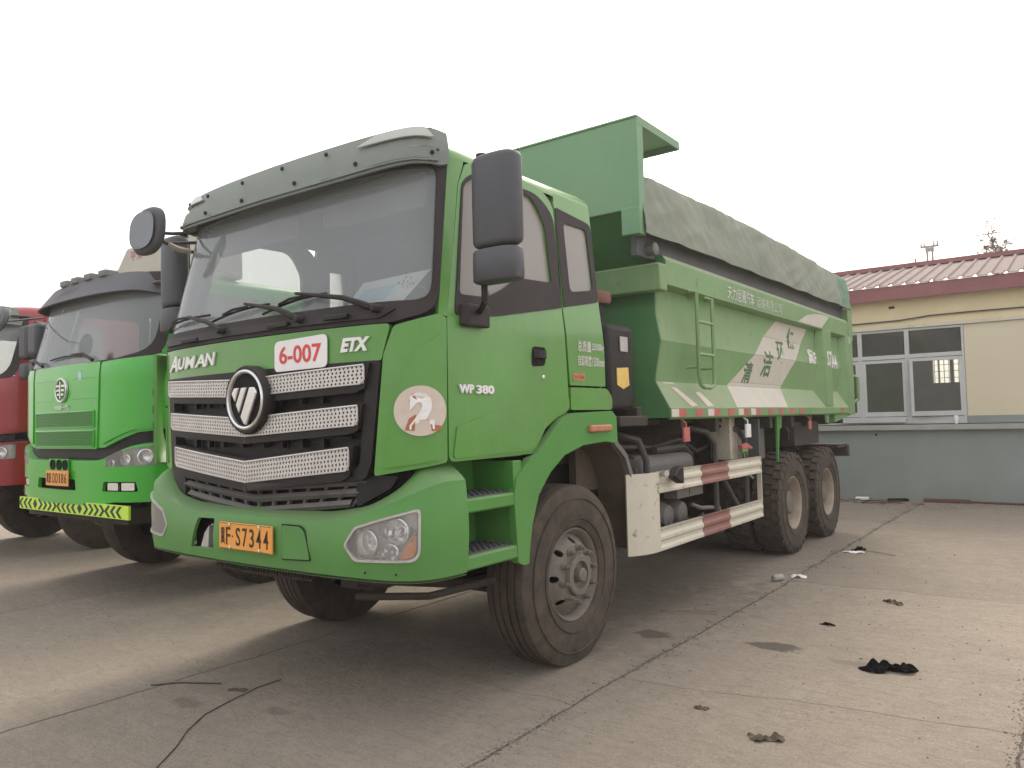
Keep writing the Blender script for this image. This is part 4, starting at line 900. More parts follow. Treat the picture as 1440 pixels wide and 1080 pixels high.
b = MB(); b.tube([(.9, 1.0, 1.30), (.95, 1.6, 1.28), (1.0, 2.0, 1.33), (.9, 2.6, 1.2), (.8, 3.2, 1.25)], .016, 6); b.tube([(.95, 1.2, 1.22), (1.0, 1.5, 1.16), (.9, 2.2, 1.18)], .012, 6); b.tube([(.9, 1.0, 1.38), (1.0, 1.05, 1.2), (1.05, 1.3, .8), (1.08, 1.5, .66)], .012, 6); b.build('air_hose', 'hose_black', T)
b = MB(); b.tube([(.55, 1.35, 1.02), (1.10, 1.35, 1.02)], 0.0, 4) if False else None
b.box(.52, 1.08, 1.20, 2.15, .96, 1.22); b.build('fuel_tank', 'tank_grey', T, bevel=.08, segs=4)
for y in (1.32, 1.60, 1.87):
    b = MB(); b.lathe([(.40, .001), (.41, .08), (.44, .115), (1.02, .115), (1.07, .09), (1.085, .001)], 24, Matrix.Translation((0, y, .72))); b.build('air_tank', 'tank_grey', T)
b = MB(); b.box(1.02, 1.14, 1.62, 2.14, .86, .97); b.box(1.14, 1.15, 1.85, 1.95, .88, .95); b.build('tank_bracket', 'tank_grey', T, bevel=.006)
b = MB()
for i in range(9):
    y = 1.25 + i * .11; b = MB(); b.tube([(1.08, y, .64), (1.12, y + .02, .62 + .03 * (i % 3)), (1.13, y + .05, .60)], [.012, .022, .016], 6); b.build('valve', 'tank_grey', T)
b = MB(); b.tube([(1.09, 2.0, .78), (1.13, 2.1, .74), (1.15, 2.25, .73), (1.13, 2.5, .70)], .018); b.build('valve_hose', 'tank_grey', T)
b = MB(); b.box(.9, 1.10, 2.92, 3.10, 1.10, 1.50); b.build('lifting_support', 'cream_paint', T, bevel=.01)
b = MB(); b.tube([(1.18, 2.95, 1.22), (1.20, 3.05, 1.23), (1.20, 3.2, 1.205)], [.025, .03, .010], 6); b.build('warning_ribbon', 'refl_red', T)
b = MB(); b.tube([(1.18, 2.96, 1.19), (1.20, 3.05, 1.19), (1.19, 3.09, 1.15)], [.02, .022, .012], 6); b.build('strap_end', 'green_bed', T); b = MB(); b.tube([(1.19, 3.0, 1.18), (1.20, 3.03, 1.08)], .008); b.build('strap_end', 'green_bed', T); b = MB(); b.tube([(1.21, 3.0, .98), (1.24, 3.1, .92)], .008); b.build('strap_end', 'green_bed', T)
# box between cab and bed
b = MB(); b.box(.80, 1.13, .58, .98, 1.57, 2.20); AB = b.build('air_filter_box', 'black_plastic', T, bevel=.045, segs=3)
b = MB(); b.box(.84, 1.17, .92, 1.0, 1.50, 1.60); b.box(.82, 1.20, .60, 1.03, 1.46, 1.535); b.build('filter_bracket', 'chassis', AB, bevel=.01)
b = MB(); b.box(1.13, 1.142, .75, .86, 2.0, 2.11); b.build('box_latch', 'lamp_shell', AB, bevel=.004)
b = MB(); b.prism([(.70, 1.76), (.79, 1.73), (.88, 1.76), (.87, 1.89), (.70, 1.88)], 'x', 1.13, 1.134); b.build('warning_label', 'yellow_label', AB, smooth=0)
b = MB(); b.tube([(.95, .75, 2.18), (.95, .75, 2.36)], .055, 14); b.build('intake_stack', 'black_plastic', AB)
b = MB(); b.lathe([(-.001, .001), (0, .10), (.03, .115), (.08, .105), (.10, .06), (.10, .001)], 20, Matrix.Translation((.95, .75, 2.36)) @ Matrix.Rotation(R(-90), 4, 'Y')); b.build('intake_cap', 'filter_red', AB)
b = MB(); b.box(-1.0, .75, .45, .72, 1.2, 2.3); b.tube([(.5, .7, 2.1), (.55, .85, 2.5), (.3, 1.0, 2.6)], .06); b.tube([(.7, .6, 1.2), (.75, 1.1, 1.75), (.7, 1.2, 1.9)], .02); b.build('service_frame', 'chassis', T, smooth=0)

# ------------------------------------------------------------------ the bed
Y0, Y1 = 1.31, 7.16
BP = [(1.04, 1.50), (1.225, 1.50), (1.25, 1.515), (1.25, 1.588), (1.135, 1.80), (1.135, 1.835), (1.190, 2.12), (1.152, 2.33), (1.155, 2.53), (1.25, 2.548), (1.252, 2.735), (1.225, 2.775), (1.165, 2.78)]
b = MB()
for sg in (1, -1):
    P_ = BP if sg > 0 else BP[::-1]; n = len(P_); ys = [Y0 + (Y1 - Y0) * i / 16 for i in range(17)]
    vs = [(sg * x, y, z) for y in ys for x, z in P_]; b.add(vs, [(i * n + k, (i + 1) * n + k, (i + 1) * n + k + 1, i * n + k + 1) for i in range(16) for k in range(n - 1)])
    b.add([(sg * x, Y1, z) for x, z in P_] + [(0, Y1, 2)], [(k, k + 1, n) for k in range(n - 1)])
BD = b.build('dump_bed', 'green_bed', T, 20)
b = MB(); pr_ = [(x, z) for x, z in BP[2:]]; poly = [(-x, z) for x, z in pr_][::-1] ; poly = [(x, z) for x, z in pr_] + [(-x, z) for x, z in pr_[::-1]]
b.prism(poly[::-1], 'y', Y0 - .012, Y0 + .01); b.build('bed_front_wall', 'green_deep', BD, smooth=0)
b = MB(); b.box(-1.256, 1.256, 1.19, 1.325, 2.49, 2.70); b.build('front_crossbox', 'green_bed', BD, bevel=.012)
b = MB(); b.box(-1.25, 1.25, .90, .925, 3.06, 3.738)
for sx in (-1, 1): b.box(sx * 1.19, sx * 1.251, .898, .995, 2.868, 3.738); b.box(sx * 1.10, sx * 1.249, .896, .924, 2.87, 3.075)
HS = b.build('front_shield', 'green_shield', BD, bevel=.006)
b = MB(); b.box(-1.252, 1.252, .89, 1.64, 3.738, 3.752); b.box(-1.252, -1.24, .9, 1.64, 3.69, 3.738); b.box(1.238, 1.252, .9, 1.64, 3.69, 3.738); b.box(-1.25, 1.25, 1.63, 1.645, 3.685, 3.74); b.build('shield_canopy', 'green_shield', HS, smooth=0)
b = MB(); b.add([(-1.12, .915, 3.07), (1.12, .915, 3.07), (1.12, 1.33, 2.70), (-1.12, 1.33, 2.70)], [(0, 1, 2, 3), (3, 2, 1, 0)][:1]); b.box(-1.15, 1.15, 1.325, 1.345, 2.5, 3.3); b.build('shield_underside', 'green_deep', HS, smooth=0)
b = MB()
for sx in (-1, 1): b.box(sx * 1.12, sx * 1.17, 1.0, 7.1, 2.74, 3.0)
b.build('tarp_rail', 'bar_dark', BD, smooth=0)
# roll end of the tarpaulin gear at the front corner
b = MB(); b.lathe([(1.10, .05), (1.24, .05), (1.25, .03), (1.25, .001)], 14, Matrix.Translation((0, 1.17, 2.80))); b.build('tarp_roller', 'tank_grey', BD)
# upright ribs and end post
for sg in (1, -1):
    for (ya, yb, xo, nm) in ((5.74, 6.08, 1.253, 'bed_rib'), (6.86, 7.17, 1.258, 'bed_rib')):
        b = MB()
        zl = 1.60 if ya < 6 else 1.49
        q = [(sg * 1.10, ya - .16, zl + .05), (sg * xo, ya, zl), (sg * xo, yb, zl), (sg * 1.10, yb + (.05 if ya < 6 else 0), zl + .05), (sg * 1.16, ya - .05, 2.56), (sg * xo, ya, 2.56), (sg * xo, yb, 2.56), (sg * 1.16, yb, 2.56)]
        if sg < 0: q = [q[i] for i in (3, 2, 1, 0, 7, 6, 5, 4)]
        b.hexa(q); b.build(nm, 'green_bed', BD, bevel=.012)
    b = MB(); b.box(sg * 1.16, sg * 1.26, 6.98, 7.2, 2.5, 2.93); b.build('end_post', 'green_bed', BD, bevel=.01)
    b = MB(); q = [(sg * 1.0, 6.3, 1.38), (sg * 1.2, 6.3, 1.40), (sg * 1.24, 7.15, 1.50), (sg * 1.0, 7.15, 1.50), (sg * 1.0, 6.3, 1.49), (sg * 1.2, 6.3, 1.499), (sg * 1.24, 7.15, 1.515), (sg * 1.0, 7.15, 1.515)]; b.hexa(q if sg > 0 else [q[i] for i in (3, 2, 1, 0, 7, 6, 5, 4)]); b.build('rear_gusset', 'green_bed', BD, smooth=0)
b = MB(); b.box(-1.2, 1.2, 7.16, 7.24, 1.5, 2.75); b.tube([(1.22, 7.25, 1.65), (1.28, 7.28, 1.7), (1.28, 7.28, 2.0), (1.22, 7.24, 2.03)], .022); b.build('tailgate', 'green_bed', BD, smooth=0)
b = MB()
for sx in (-1, 1): b.box(sx * .40, sx * .60, 1.3, 7.0, 1.20, 1.49)
for i in range(8): b.box(-1.2, 1.2, 1.6 + i * .72, 1.68 + i * .72, 1.38, 1.499)
b.box(-1.02, 1.02, 1.32, 7.1, 1.46, 1.505); b.build('bed_subframe', 'chassis', BD, smooth=0)
# ladder
b = MB()
for y in (1.83, 2.17): pass
b.tube([(1.25, 1.74, 2.54), (1.31, 1.74, 2.53), (1.31, 1.74, 1.85), (1.31, 1.77, 1.775), (1.31, 1.84, 1.755), (1.31, 1.97, 1.755), (1.31, 2.04, 1.775), (1.31, 2.06, 1.85), (1.31, 2.06, 2.50), (1.25, 2.06, 2.52)], .017, 8)
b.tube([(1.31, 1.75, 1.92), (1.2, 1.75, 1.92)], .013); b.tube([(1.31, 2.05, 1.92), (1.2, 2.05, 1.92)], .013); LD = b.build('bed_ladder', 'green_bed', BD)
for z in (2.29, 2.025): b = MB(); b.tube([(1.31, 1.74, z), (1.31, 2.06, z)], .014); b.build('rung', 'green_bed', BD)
# reflective strip segments
xs_ = 1.2515; y = 1.33; k = 0
while y < 6.75:
    for (ln, m) in ((.13, 'refl_white'), (.14, 'refl_red')):
        if y < 4.4 or random.random() < .45:
            if m == 'refl_red' or y < 3.6 and random.random() < .8: b = MB(); b.box(1.249, xs_ + .0015, y, y + ln, 1.522, 1.582); b.build('reflective_strip', m, BD, smooth=0)
        y += ln
    y += .11 if k % 2 else .06; k += 1
# painted cream sash across ribs, rail and chamfer, with green brush characters
def side_x(z):
    for i in range(2, len(BP) - 1):
        (xa, za), (xb, zb2) = BP[i], BP[i + 1]
        if za <= z <= zb2 and zb2 > za: return lerp(xa, xb, (z - za) / (zb2 - za))
    return 1.25
def sx_(o): return lambda u, v: Vector((side_x(v) + o, u, v))
def pw(pts, z):
    for (a, c), (d, e) in zip(pts, pts[1:]):
        if z <= d or (d, e) == pts[-1]: return lerp(c, e, (z - a) / (d - a))
def sash(z): return (pw([(1.80, 2.78), (1.826, 2.84), (2.11, 3.40), (2.33, 3.80), (2.54, 4.24)], z), pw([(1.80, 4.34), (1.826, 4.37), (2.08, 4.69), (2.28, 5.02), (2.54, 5.37)], z))
b = MB(); zz = [1.836, 1.9, 1.97, 2.04, 2.118]; L1 = [(sash(z)[0], z) for z in zz]; R1 = [(sash(z)[1], z) for z in zz]
b.sheet([Vector(p) for p in L1[::-1] + []] + [Vector(p) for p in R1], [], lambda u, v: Vector((side_x(v) + .002, u, v)), .12)
zz = [2.122, 2.2, 2.27, 2.328]; b.sheet([Vector((sash(z)[0], z)) for z in zz[::-1]] + [Vector((sash(z)[1], z)) for z in zz], [], lambda u, v: Vector((side_x(v) + .002, u, v)), .12)
zz = [2.332, 2.44, 2.528]; b.sheet([Vector((sash(z)[0], z)) for z in zz[::-1]] + [Vector((min(5.66, sash(z)[1]), z)) for z in zz], [], lambda u, v: Vector((side_x(v) + .002, u, v)), .12)
zz = [1.802, 1.833]; b.sheet([Vector((sash(z)[0], z)) for z in zz[::-1]] + [Vector((sash(z)[1], z)) for z in zz], [], lambda u, v: Vector((side_x(v) + .002, u, v)), .12)
b.add([(1.137, 2.78, 1.799), (1.251, 2.72, 1.592), (1.251, 4.22, 1.592), (1.137, 4.34, 1.799)], [(0, 1, 2, 3)])
b.sheet([Vector(p) for p in [(4.70, 2.56), (5.66, 2.56), (6.02, 2.725), (5.85, 2.73), (5.4, 2.71), (5.05, 2.66)]], [], lambda u, v: Vector((side_x(v) + .002, u, v)), .12)
SH = b.build('painted_sash', 'band_cream', BD, smooth=0)
for i, (ch, y, z, s) in enumerate((('清', 3.28, 1.935, .21), ('洁', 3.82, 2.045, .27), ('环', 4.27, 2.19, .24), ('保', 4.72, 2.37, .24))):
    text_part('sash_lettering', ch, s * 1.25, s, (lambda y, z: lambda u, v, o: Vector((side_x(z + v) + .0035 + o, y + u, z + v)))(y, z), 'ink_green', BD, .022, .001, .25)
pt2 = lambda y, z, x: (lambda u, v, o: Vector((x + o, y + u, z + v)))
text_part('bed_lettering', '冀F', .34, .185, (lambda u, v, o: Vector((side_x(2.2 + v) + .004 + o, 5.47 + u, 2.20 + v))), 'white_paint', BD, .03, .001)
text_part('bed_lettering', 'S7', .22, .19, pt2(5.96, 2.20, 1.2545), 'white_paint', BD, .03, .001)
text_part('bed_lettering', '344', .34, .19, (lambda u, v, o: Vector((side_x(2.19 + v) + .004 + o, 6.44 + u, 2.19 + v))), 'white_paint', BD, .03, .001)
text_part('rail_lettering', '天力运通汽车', 0.70, .125, pt2(2.93, 2.64, 1.2535), 'white_worn', BD, .01, .001)
text_part('rail_lettering', '运输有限公司', 0.78, .11, pt2(3.74, 2.635, 1.2535), 'white_worn', BD, -.005, .001)
text_part('post_lettering', '冀F', .16, .10, pt2(7.02, 2.5, 1.2595), 'white_worn', BD, .0, .001)
# scraped bare patches and a pale worn plate on the chamfer
def chm(t): return lambda u, v: Vector((lerp(1.25, 1.135, v) + .003 * .88, u, lerp(1.588, 1.80, v) + .003 * .48))
for pts in ([(1.52, .80), (1.62, .78), (1.86, .10), (1.72, .05)], [(1.95, .62), (2.05, .66), (2.2, .08), (2.05, .05)], [(1.42, .98), (1.62, .985), (1.62, .93), (1.42, .93)]):
    b = MB(); b.sheet([Vector(p) for p in pts][::-1], [], chm(0), .3); b.build('scraped_patch', 'sticker_cream', BD, smooth=0)
# hanging tags, hooks and brackets below the edge
for (y, m, s) in ((1.62, 'refl_red', .055), (3.02, 'sign_white', .06), (5.05, 'refl_red', .045)):
    b = MB(); b.tube([(1.20, y - .02, 1.50), (1.235, y, 1.47), (1.235, y, 1.43)], .008, 6); b.box(1.225, 1.245, y - s, y + s, 1.43 - s * 2.0, 1.435); b.build('hanging_tag', m, BD, bevel=.008)
b = MB(); b.prism([(4.05, 1.50), (4.22, 1.50), (4.20, 1.38), (4.13, 1.36), (4.06, 1.02), (4.045, 1.02)], 'x', 1.16, 1.18); b.build('lock_arm', 'green_bumper', BD, smooth=0)
b = MB(); b.prism([(5.85, 1.50), (6.0, 1.50), (5.98, 1.40), (5.88, 1.40)], 'x', 1.19, 1.21); b.build('lock_tab', 'green_bed', BD, smooth=0)
b = MB(); b.box(.50, 1.15, 3.55, 3.60, .98, 1.48); b.box(1.1, 1.16, 2.55, 3.58, 1.12, 1.46) if False else None
b.build('flap_panel', 'bar_dark', T, smooth=0)
b = MB(); b.box(1.0, 1.03, 2.95, 4.08, 1.06, 1.47); b.build('splash_panel', 'tank_grey', T, smooth=0)
b = MB(); b.tube([(-1.15, 7.05, 1.03), (1.16, 7.05, 1.03)], .05, 4); b.box(.35, 1.16, 6.55, 7.08, 1.06, 1.10); b.box(-1.18, 1.18, 6.98, 7.08, .93, 1.08); b.build('rear_crossbar', 'chassis', T, smooth=0)
b = MB()
for i in range(5): b.tube([(1.0, 4.75 + i * .2, 1.46), (1.06, 4.8 + i * .2, 1.32 - .03 * (i % 2)), (1.0, 4.95 + i * .2, 1.2)], .02 + .008 * (i % 2), 6)
b.box(.6, 1.1, 4.9, 5.9, 1.15, 1.42); b.build('hinge_gear', 'chassis', T)

# tarpaulin
def tp(u, v):  # u along 0..1, v 0 left-bottom .. 1 right-bottom across
    y = lerp(.955, 7.32, u); a = v * 2 - 1; sg = 1 if a >= 0 else -1; k = abs(a)
    endd = ss(.955, 1.0, u); front = ss(.03, 0, u)
    top = 3.385 + .05 * math.sin(u * math.pi) - .10 * front
    low = 2.885 + .05 * u + .012 * noise.noise((y * 1.5, sg * 3, 0))
    if k > .45: t = (1 - k) / .55; x = 1.272 - .05 * t ** 2 ; z = lerp(low, top - .03, t)
    else: t = k / .45; x = 1.222 * t; z = top - .03 + (.16 * (1 - t * t)); x *= 1
    if k > .40 and k < .5: z -= .02 * (1 - abs(k - .45) / .05)
    p = Vector((sg * x, y, z))
    fold = .020 * noise.noise((y * 1.1 + z * 1.8, z * 2.0, sg)) + .012 * noise.noise((y * 3.2 - z * 7, z * 5.5, sg + 5)) + .006 * noise.noise((y * 9 + z * 9, z * 9, sg + 9)) + .006 * (1 - abs(noise.noise((y * 1.2 - z * 3.2, z * 1.5, 3)))) ** 6
    p.x += sg * fold * (1 if k > .4 else 0); p.z += fold * .25
    if endd > 0: p.z -= endd * .35 * (1 - 0) * (t if k > .45 else 1); p.y += endd * .0; p.x -= sg * endd * .05
    return p
b = MB(); b.grid(lambda u, v: tp(u, 1 - v), 220, 80, .006)
mi = []
TP = b.build('tarpaulin', ['tarp', 'tarp_green'], None, 60)
for p in TP.data.polygons:
    c = p.center
    if c.y > 6.65 + .25 * noise.noise((c.z * 3, c.x, 1)): p.material_index = 1
tag(TP, 'faded grey-green tarpaulin stretched over the foreground truck\'s high ribbed bed', 'tarpaulin')
# papers on the dashboard
b = MB(); b.add([(.60, -1.345, 2.155), (.99, -1.30, 2.155), (1.075, -1.17, 2.33), (.63, -1.24, 2.30)], [(0, 1, 2, 3)]); 
o = MB(); v = b.v; o.hexa([Vector(v[i]) for i in range(4)] + [Vector(v[i]) + Vector((0, .002, .002)) for i in range(4)]); pp_ = tag(o.build('paper_sheet', 'paper', smooth=0), 'white paper card with a blue print standing on the dashboard behind the windshield', 'paper')
b = MB(); P4 = [Vector(q) for q in v]; fq = lambda a, c: (P4[0] * (1 - a) + P4[1] * a) * (1 - c) + (P4[3] * (1 - a) + P4[2] * a) * c + Vector((0, -.003, -.0005))
b.add([fq(.12, .15), fq(.62, .15), fq(.62, .68), fq(.12, .68)], [(0, 1, 2, 3)]); b.build('blue_print', 'paper_blue', pp_, smooth=0)
b = MB()
for i in range(26):
    a = i * .7; q = .03 + .085 * random.random(); c0 = fq(.80, .55) + Vector((q * math.cos(a) * .6, -.002, q * math.sin(a) * .6)); b.add([c0, c0 + Vector((.012, 0, 0)), c0 + Vector((.008, 0, .012))], [(0, 1, 2)])
b.build('black_stamp', 'black_cloth', pp_, smooth=0)

# ------------------------------------------------------------------ the two neighbouring trucks
def neighbour(name, loc, label, paint, faw):
    N_ = tag(empty(name, loc), label, 'truck')
    k = Skin([(0, 0), (.5, .01), (.8, .035), (1.0, .09), (1.12, .17), (1.20, .29), (1.235, .45), (1.24, .75), (1.24, 2.1)], 2.08, .06, .24, .28, .95)
    sk = lambda nm, o, h, m, off=0., th=.02, sg=1, par=N_, step=.09: skinpart(nm, k, o, h, m, par, off, th, step, sg)
    sk('hood_panel', rp([(-.62, 1.36), (.62, 1.36), (.66, 2.135), (-.66, 2.135)], .02), [], paint, off=.012)
    sk('cab_front', [Vector(p) for p in [(-1.45, 1.53), (-1.1, 1.50), (-.72, 1.37), (.72, 1.37), (1.1, 1.50), (1.45, 1.53), (1.45, 2.22), (1.28, 2.20), (.8, 2.12), (-.8, 2.12), (-1.28, 2.20), (-1.45, 2.22)]], [], paint, th=.03)
    for sg in (1, -1):
        sk('corner_panel', rp([(.70, 1.40), (1.05, 1.52), (1.42, 1.54), (1.42, 2.20), (1.06, 2.15), (.69, 2.125)], .02), [], paint, off=.014, sg=sg)
        sk('door', rp([(1.47, 1.30), (2.45, 1.30), (2.45, 2.98), (1.50, 2.98), (1.46, 2.2)], .04), [rp([(1.54, 2.22), (2.35, 2.30), (2.33, 2.86), (1.58, 2.86)], .06)], paint, off=.002, sg=sg, th=.03)
        sk('door_glass', rp([(1.52, 2.20), (2.37, 2.28), (2.35, 2.88), (1.56, 2.88)], .04), [], 'side_glass', off=-.01, th=0, sg=sg)
        sk('rear_panel', rp([(2.47, 1.30), (3.0, 1.30), (3.0, 2.98), (2.47, 2.98)], .03), [], paint, sg=sg)
        sk('pillar', rp([(1.27, 2.20), (1.46, 2.22), (1.48, 2.96), (1.27, 2.93)], .02), [], paint, off=.002, sg=sg)
        sk('wheel_arch', rp([(1.40, .62), (1.62, .62), (1.72, .95), (1.95, 1.18), (2.3, 1.18), (2.6, 1.0), (2.7, .8), (2.95, .8), (2.95, 1.29), (1.40, 1.29)], .03), [], paint, off=.01, sg=sg)
    wi = rp([(-1.20, 2.20), (-.85, 2.15), (0, 2.13), (.85, 2.15), (1.20, 2.22), (1.22, 2.86), (-1.22, 2.86)], [.10, .05, .05, .05, .16, .06, .06])
    sk('windshield_frame', rp([(-1.28, 2.16), (-.85, 2.115), (0, 2.10), (.85, 2.115), (1.30, 2.18), (1.28, 2.94), (-1.28, 2.94)], [.08, .05, .05, .05, .14, .05, .05]), [wi], 'rubber_seal', off=.005)
    sk('windshield', rp([(-1.24, 2.16), (0, 2.10), (1.24, 2.17), (1.24, 2.9), (-1.24, 2.9)], .05), [], 'windshield_glass', off=-.01, th=0)
    def vf(u, v): t = u * 1.22; return k.P(t, lerp(2.84 - .03 * u * u, 3.08 - .07 * u ** 4, v), lerp(.12, .04, v) - .09 * ss(.8, 1, abs(u)))
    b = MB(); b.grid(lambda u, v: vf(u * 2 - 1, v), 40, 8, .015); vs_ = b.build('sun_visor', 'grey_plastic' if faw else 'visor_smoke', N_)
    b = MB(); rings = []
    for z, i_ in ((2.93, 0), (2.99, .01), (3.04, .05), (3.07, .14), (3.08, .5)):
        r = []
        for q in range(41):
            p = k.f(lerp(-3.0, 3.0, q / 40), min(z, 2.97)); c = Vector((0, 1.1, 0)); d = Vector((p.x, p.y, 0)) - c; d = d * (1 - i_ / d.length) + c; r.append((d.x, d.y, z))
        rings += r
    b.add(rings, [(j * 41 + i, j * 41 + (i + 1) % 41, (j + 1) * 41 + (i + 1) % 41, (j + 1) * 41 + i) for j in range(4) for i in range(41)] + [tuple(range(164, 205))]); b.build('roof', paint, N_, 50)
    b = MB(); b.box(-1.15, 1.15, 1.98, 2.0, 1.4, 2.95); b.box(-1.15, 1.15, .3, 2.0, 1.40, 1.42); b.box(-1.14, 1.14, .3, 1.97, 2.93, 2.94); b.build('cab_interior', 'cab_liner', N_, smooth=0)
    b = MB(); b.prism([(.12, 1.5), (.12, 2.12), (.3, 2.18), (.6, 2.15), (.65, 1.5)], 'x', -.80, .80); b.build('dashboard', 'dash', N_, smooth=0)
    for x in (-.6, .6): b = MB(); b.box(x - .24, x + .24, 1.4, 1.6, 1.7, 2.55); b.box(x - .13, x + .13, 1.45, 1.55, 2.56, 2.7); b.build('seat', 'seat_fabric', N_, bevel=.05)
    # bumper
    kb = Skin([(0, -.03), (.6, -.02), (.9, .02), (1.08, .09), (1.19, .2), (1.24, .38), (1.245, .9)], 9, 0, 0)
    slot = rp([(-.50, .985), (.30, .985), (.28, 1.085), (-.48, 1.085)], .02)
    lz = lambda s: 1.255 + .09 * ss(.6, 1.15, abs(s))
    ol = [(-1.62, .90), (-.9, .90), (-.6, .86), (.6, .86), (.9, .90), (1.62, .90)] + [(lerp(1.62, -1.62, i / 30), lz(lerp(1.62, -1.62, i / 30)) + .06 * ss(.7, 1.3, abs(lerp(1.62, -1.62, i / 30)))) for i in range(31)]
    hl = rp([(.78, 1.205), (1.35, 1.215), (1.36, 1.385), (1.18, 1.372), (.95, 1.345), (.78, 1.275)], [.01, .02, .02, .05, .05, .02]); fl = rp([(.74, .99), (1.14, .99), (1.12, 1.075), (.76, 1.075)], .015)
    mir_ = lambda q: [Vector((-p[0], p[1])) for p in q][::-1]
    b = MB(); b.sheet([Vector(p) for p in ol], [slot, hl, mir_(hl), fl, mir_(fl)], kb.m(0), .08, .03)
    b.grid(lambda u, v: kb.P(lerp(-1.6, 1.6, u), lz(lerp(-1.6, 1.6, u)) + .06 * ss(.7, 1.3, abs(lerp(-1.6, 1.6, u))) + .01 * v, -.002 - .10 * v), 30, 1)
    BB = b.build('bumper', paint, N_)
    b = MB(); b.sheet([Vector(p) for p in [(-1.5, .9), (1.5, .9), (1.5, 1.36), (-1.5, 1.36)]], [], kb.m(-.09), .1, .01); b.build('bumper_back', 'dark_void', N_, smooth=0)
    b = MB(); b.sheet([Vector(p) for p in [(-1.3, 1.27), (1.3, 1.27), (1.3, 1.50), (-1.3, 1.50)]], [], k.m(-.03), .1, .01); b.build('bumper_gap', 'black_plastic', N_, smooth=0)
    for sg in (1, -1):
        H = lambda q: q if sg > 0 else mir_(q)
        b = MB(); b.sheet(H(hl), [], kb.m(-.05), .08, .01); b.build('headlight_back', 'lamp_shell', BB, smooth=0)
        for s, z, r1 in ((1.20, 1.29, .060), (1.02, 1.265, .045), (.86, 1.235, .028)):
            c_ = kb.P(sg * s, z, -.01); n_ = (kb.P(sg * s, z, .01) - kb.P(sg * s, z, 0)).normalized(); b = MB()
            b.lathe([(.008, r1 + .006), (.010, r1), (-.015, r1 * .86), (-.035, r1 * .5), (-.04, .001)], 16, Matrix.Translation(c_) @ n_.to_track_quat('X', 'Z').to_matrix().to_4x4()); b.build('headlight', 'lamp_mirror', BB, 20)
        b = MB(); b.sheet(H(hl), [], kb.m(.002), .08, .004); b.build('headlight_lens', 'lamp_glass', BB)
        for sa in (.80, .97): b = MB(); b.sheet(H(rp([(sa, 1.0), (sa + .13, 1.0), (sa + .13, 1.065), (sa, 1.065)], .01)), [], kb.m(-.012), .05, .02); b.build('fog_lamp', 'lamp_mirror', BB)
    b = MB(); b.box(-1.02, 1.02, -.02, .0, .77, .885); HB =  b.build('hazard_board', 'hazard_yellow' if faw else 'sign_white', N_, smooth=0)
    b = MB()
    def chev(x, d, a=.058):
        z0, z1 = .778, .877; zm = (z0 + z1) / 2; w2 = .042
        b.add([(x, -.0215, z0), (x + w2, -.0215, z0), (x + w2 + d * a, -.0215, zm), (x + d * a, -.0215, zm)], [(0, 1, 2, 3)]); b.add([(x + d * a, -.0215, zm), (x + w2 + d * a, -.0215, zm), (x + w2, -.0215, z1), (x, -.0215, z1)], [(0, 1, 2, 3)])
    for i, d in enumerate([-1, -1, -1, 0, 1, 1, 1, 1, -1, -1, -1, -1, 0, 1, 1, 1, 1, -1, -1, -1]):
        x = -1.0 + i * .094 + .030 * (i > 7) + .030 * (i > 16)
        if d: chev(x + .03 * (d < 0), d)
        else: b.add([(x - .01, -.0215, .8275), (x + .035, -.0215, .778), (x + .08, -.0215, .8275), (x + .035, -.0215, .877)], [(0, 1, 2, 3)])
    b.build('chevron_print', 'hazard_black', HB, smooth=0); HB.location.x = .16; HB.scale.x = 1.05
    # mirrors
    for sg in (1, -1):
        b = MB(); x0 = 1.32; b.box(sg * x0, sg * (x0 + .22), .28, .42, 2.38, 2.78); b.box(sg * (x0 + .01), sg * (x0 + .21), .28, .40, 2.14, 2.34); m_ = b.build('wing_mirror', 'grey_plastic', N_, bevel=.045, segs=3)
        b = MB(); b.tube([(sg * 1.2, .75, 2.84), (sg * 1.38, .45, 2.84), (sg * 1.38, .40, 2.1), (sg * 1.22, .75, 2.12)], .016); b.build('mirror_arm', 'hose_black', m_)
    b = MB(); xr = -1.07 if faw else 1.12; cx, cy, cz = (-.62, -.30, 2.66) if faw else (1.27, -.10, 2.84)
    b.tube([(xr, .12, 2.92), (lerp(xr, cx, .4), -.05, 2.95), (cx, cy + .03, cz + .12)] if not faw else [(-1.2, .3, 2.82), (-1.0, -.18, 2.70), (cx, cy + .03, cz)], .011, 6); r_m = b.build('front_mirror_arm', 'hose_black', N_)
    b = MB(); b.lathe([(-.05, .06), (-.03, .13), (.0, .148), (.012, .145), (.012, .001)], 28, Matrix.Translation((cx, cy, cz)) @ Matrix.Rotation(R(90), 4, 'Z') @ Matrix.Rotation(R(18), 4, 'Y')); b.build('front_mirror', 'grey_plastic', N_)
    if not faw: b = MB(); b.lathe([(-.045, .05), (-.06, .001)], 12, Matrix.Translation((cx, cy, cz))); b.build('mirror_back', 'grey_plastic', N_)
    # wipers
    for (px, ex, a, c) in ((-.45, -.95, -1.15, -.75), (.55, .15, -.35, .30)):
        b = MB(); b.tube([k.P(px, 2.15, .03), k.P(lerp(px, ex, .4), 2.22, .05), k.P(ex, 2.235, .04)], [.018, .016, .008], 6); wp = b.build('wiper', 'black_plastic', N_)
        b = MB(); b.tube([k.P(lerp(a, c, i / 6), 2.215 + .02 * math.sin(i / 6 * 3.14), .012) for i in range(7)], .009, 5); b.build('wiper_blade', 'black_plastic', wp)
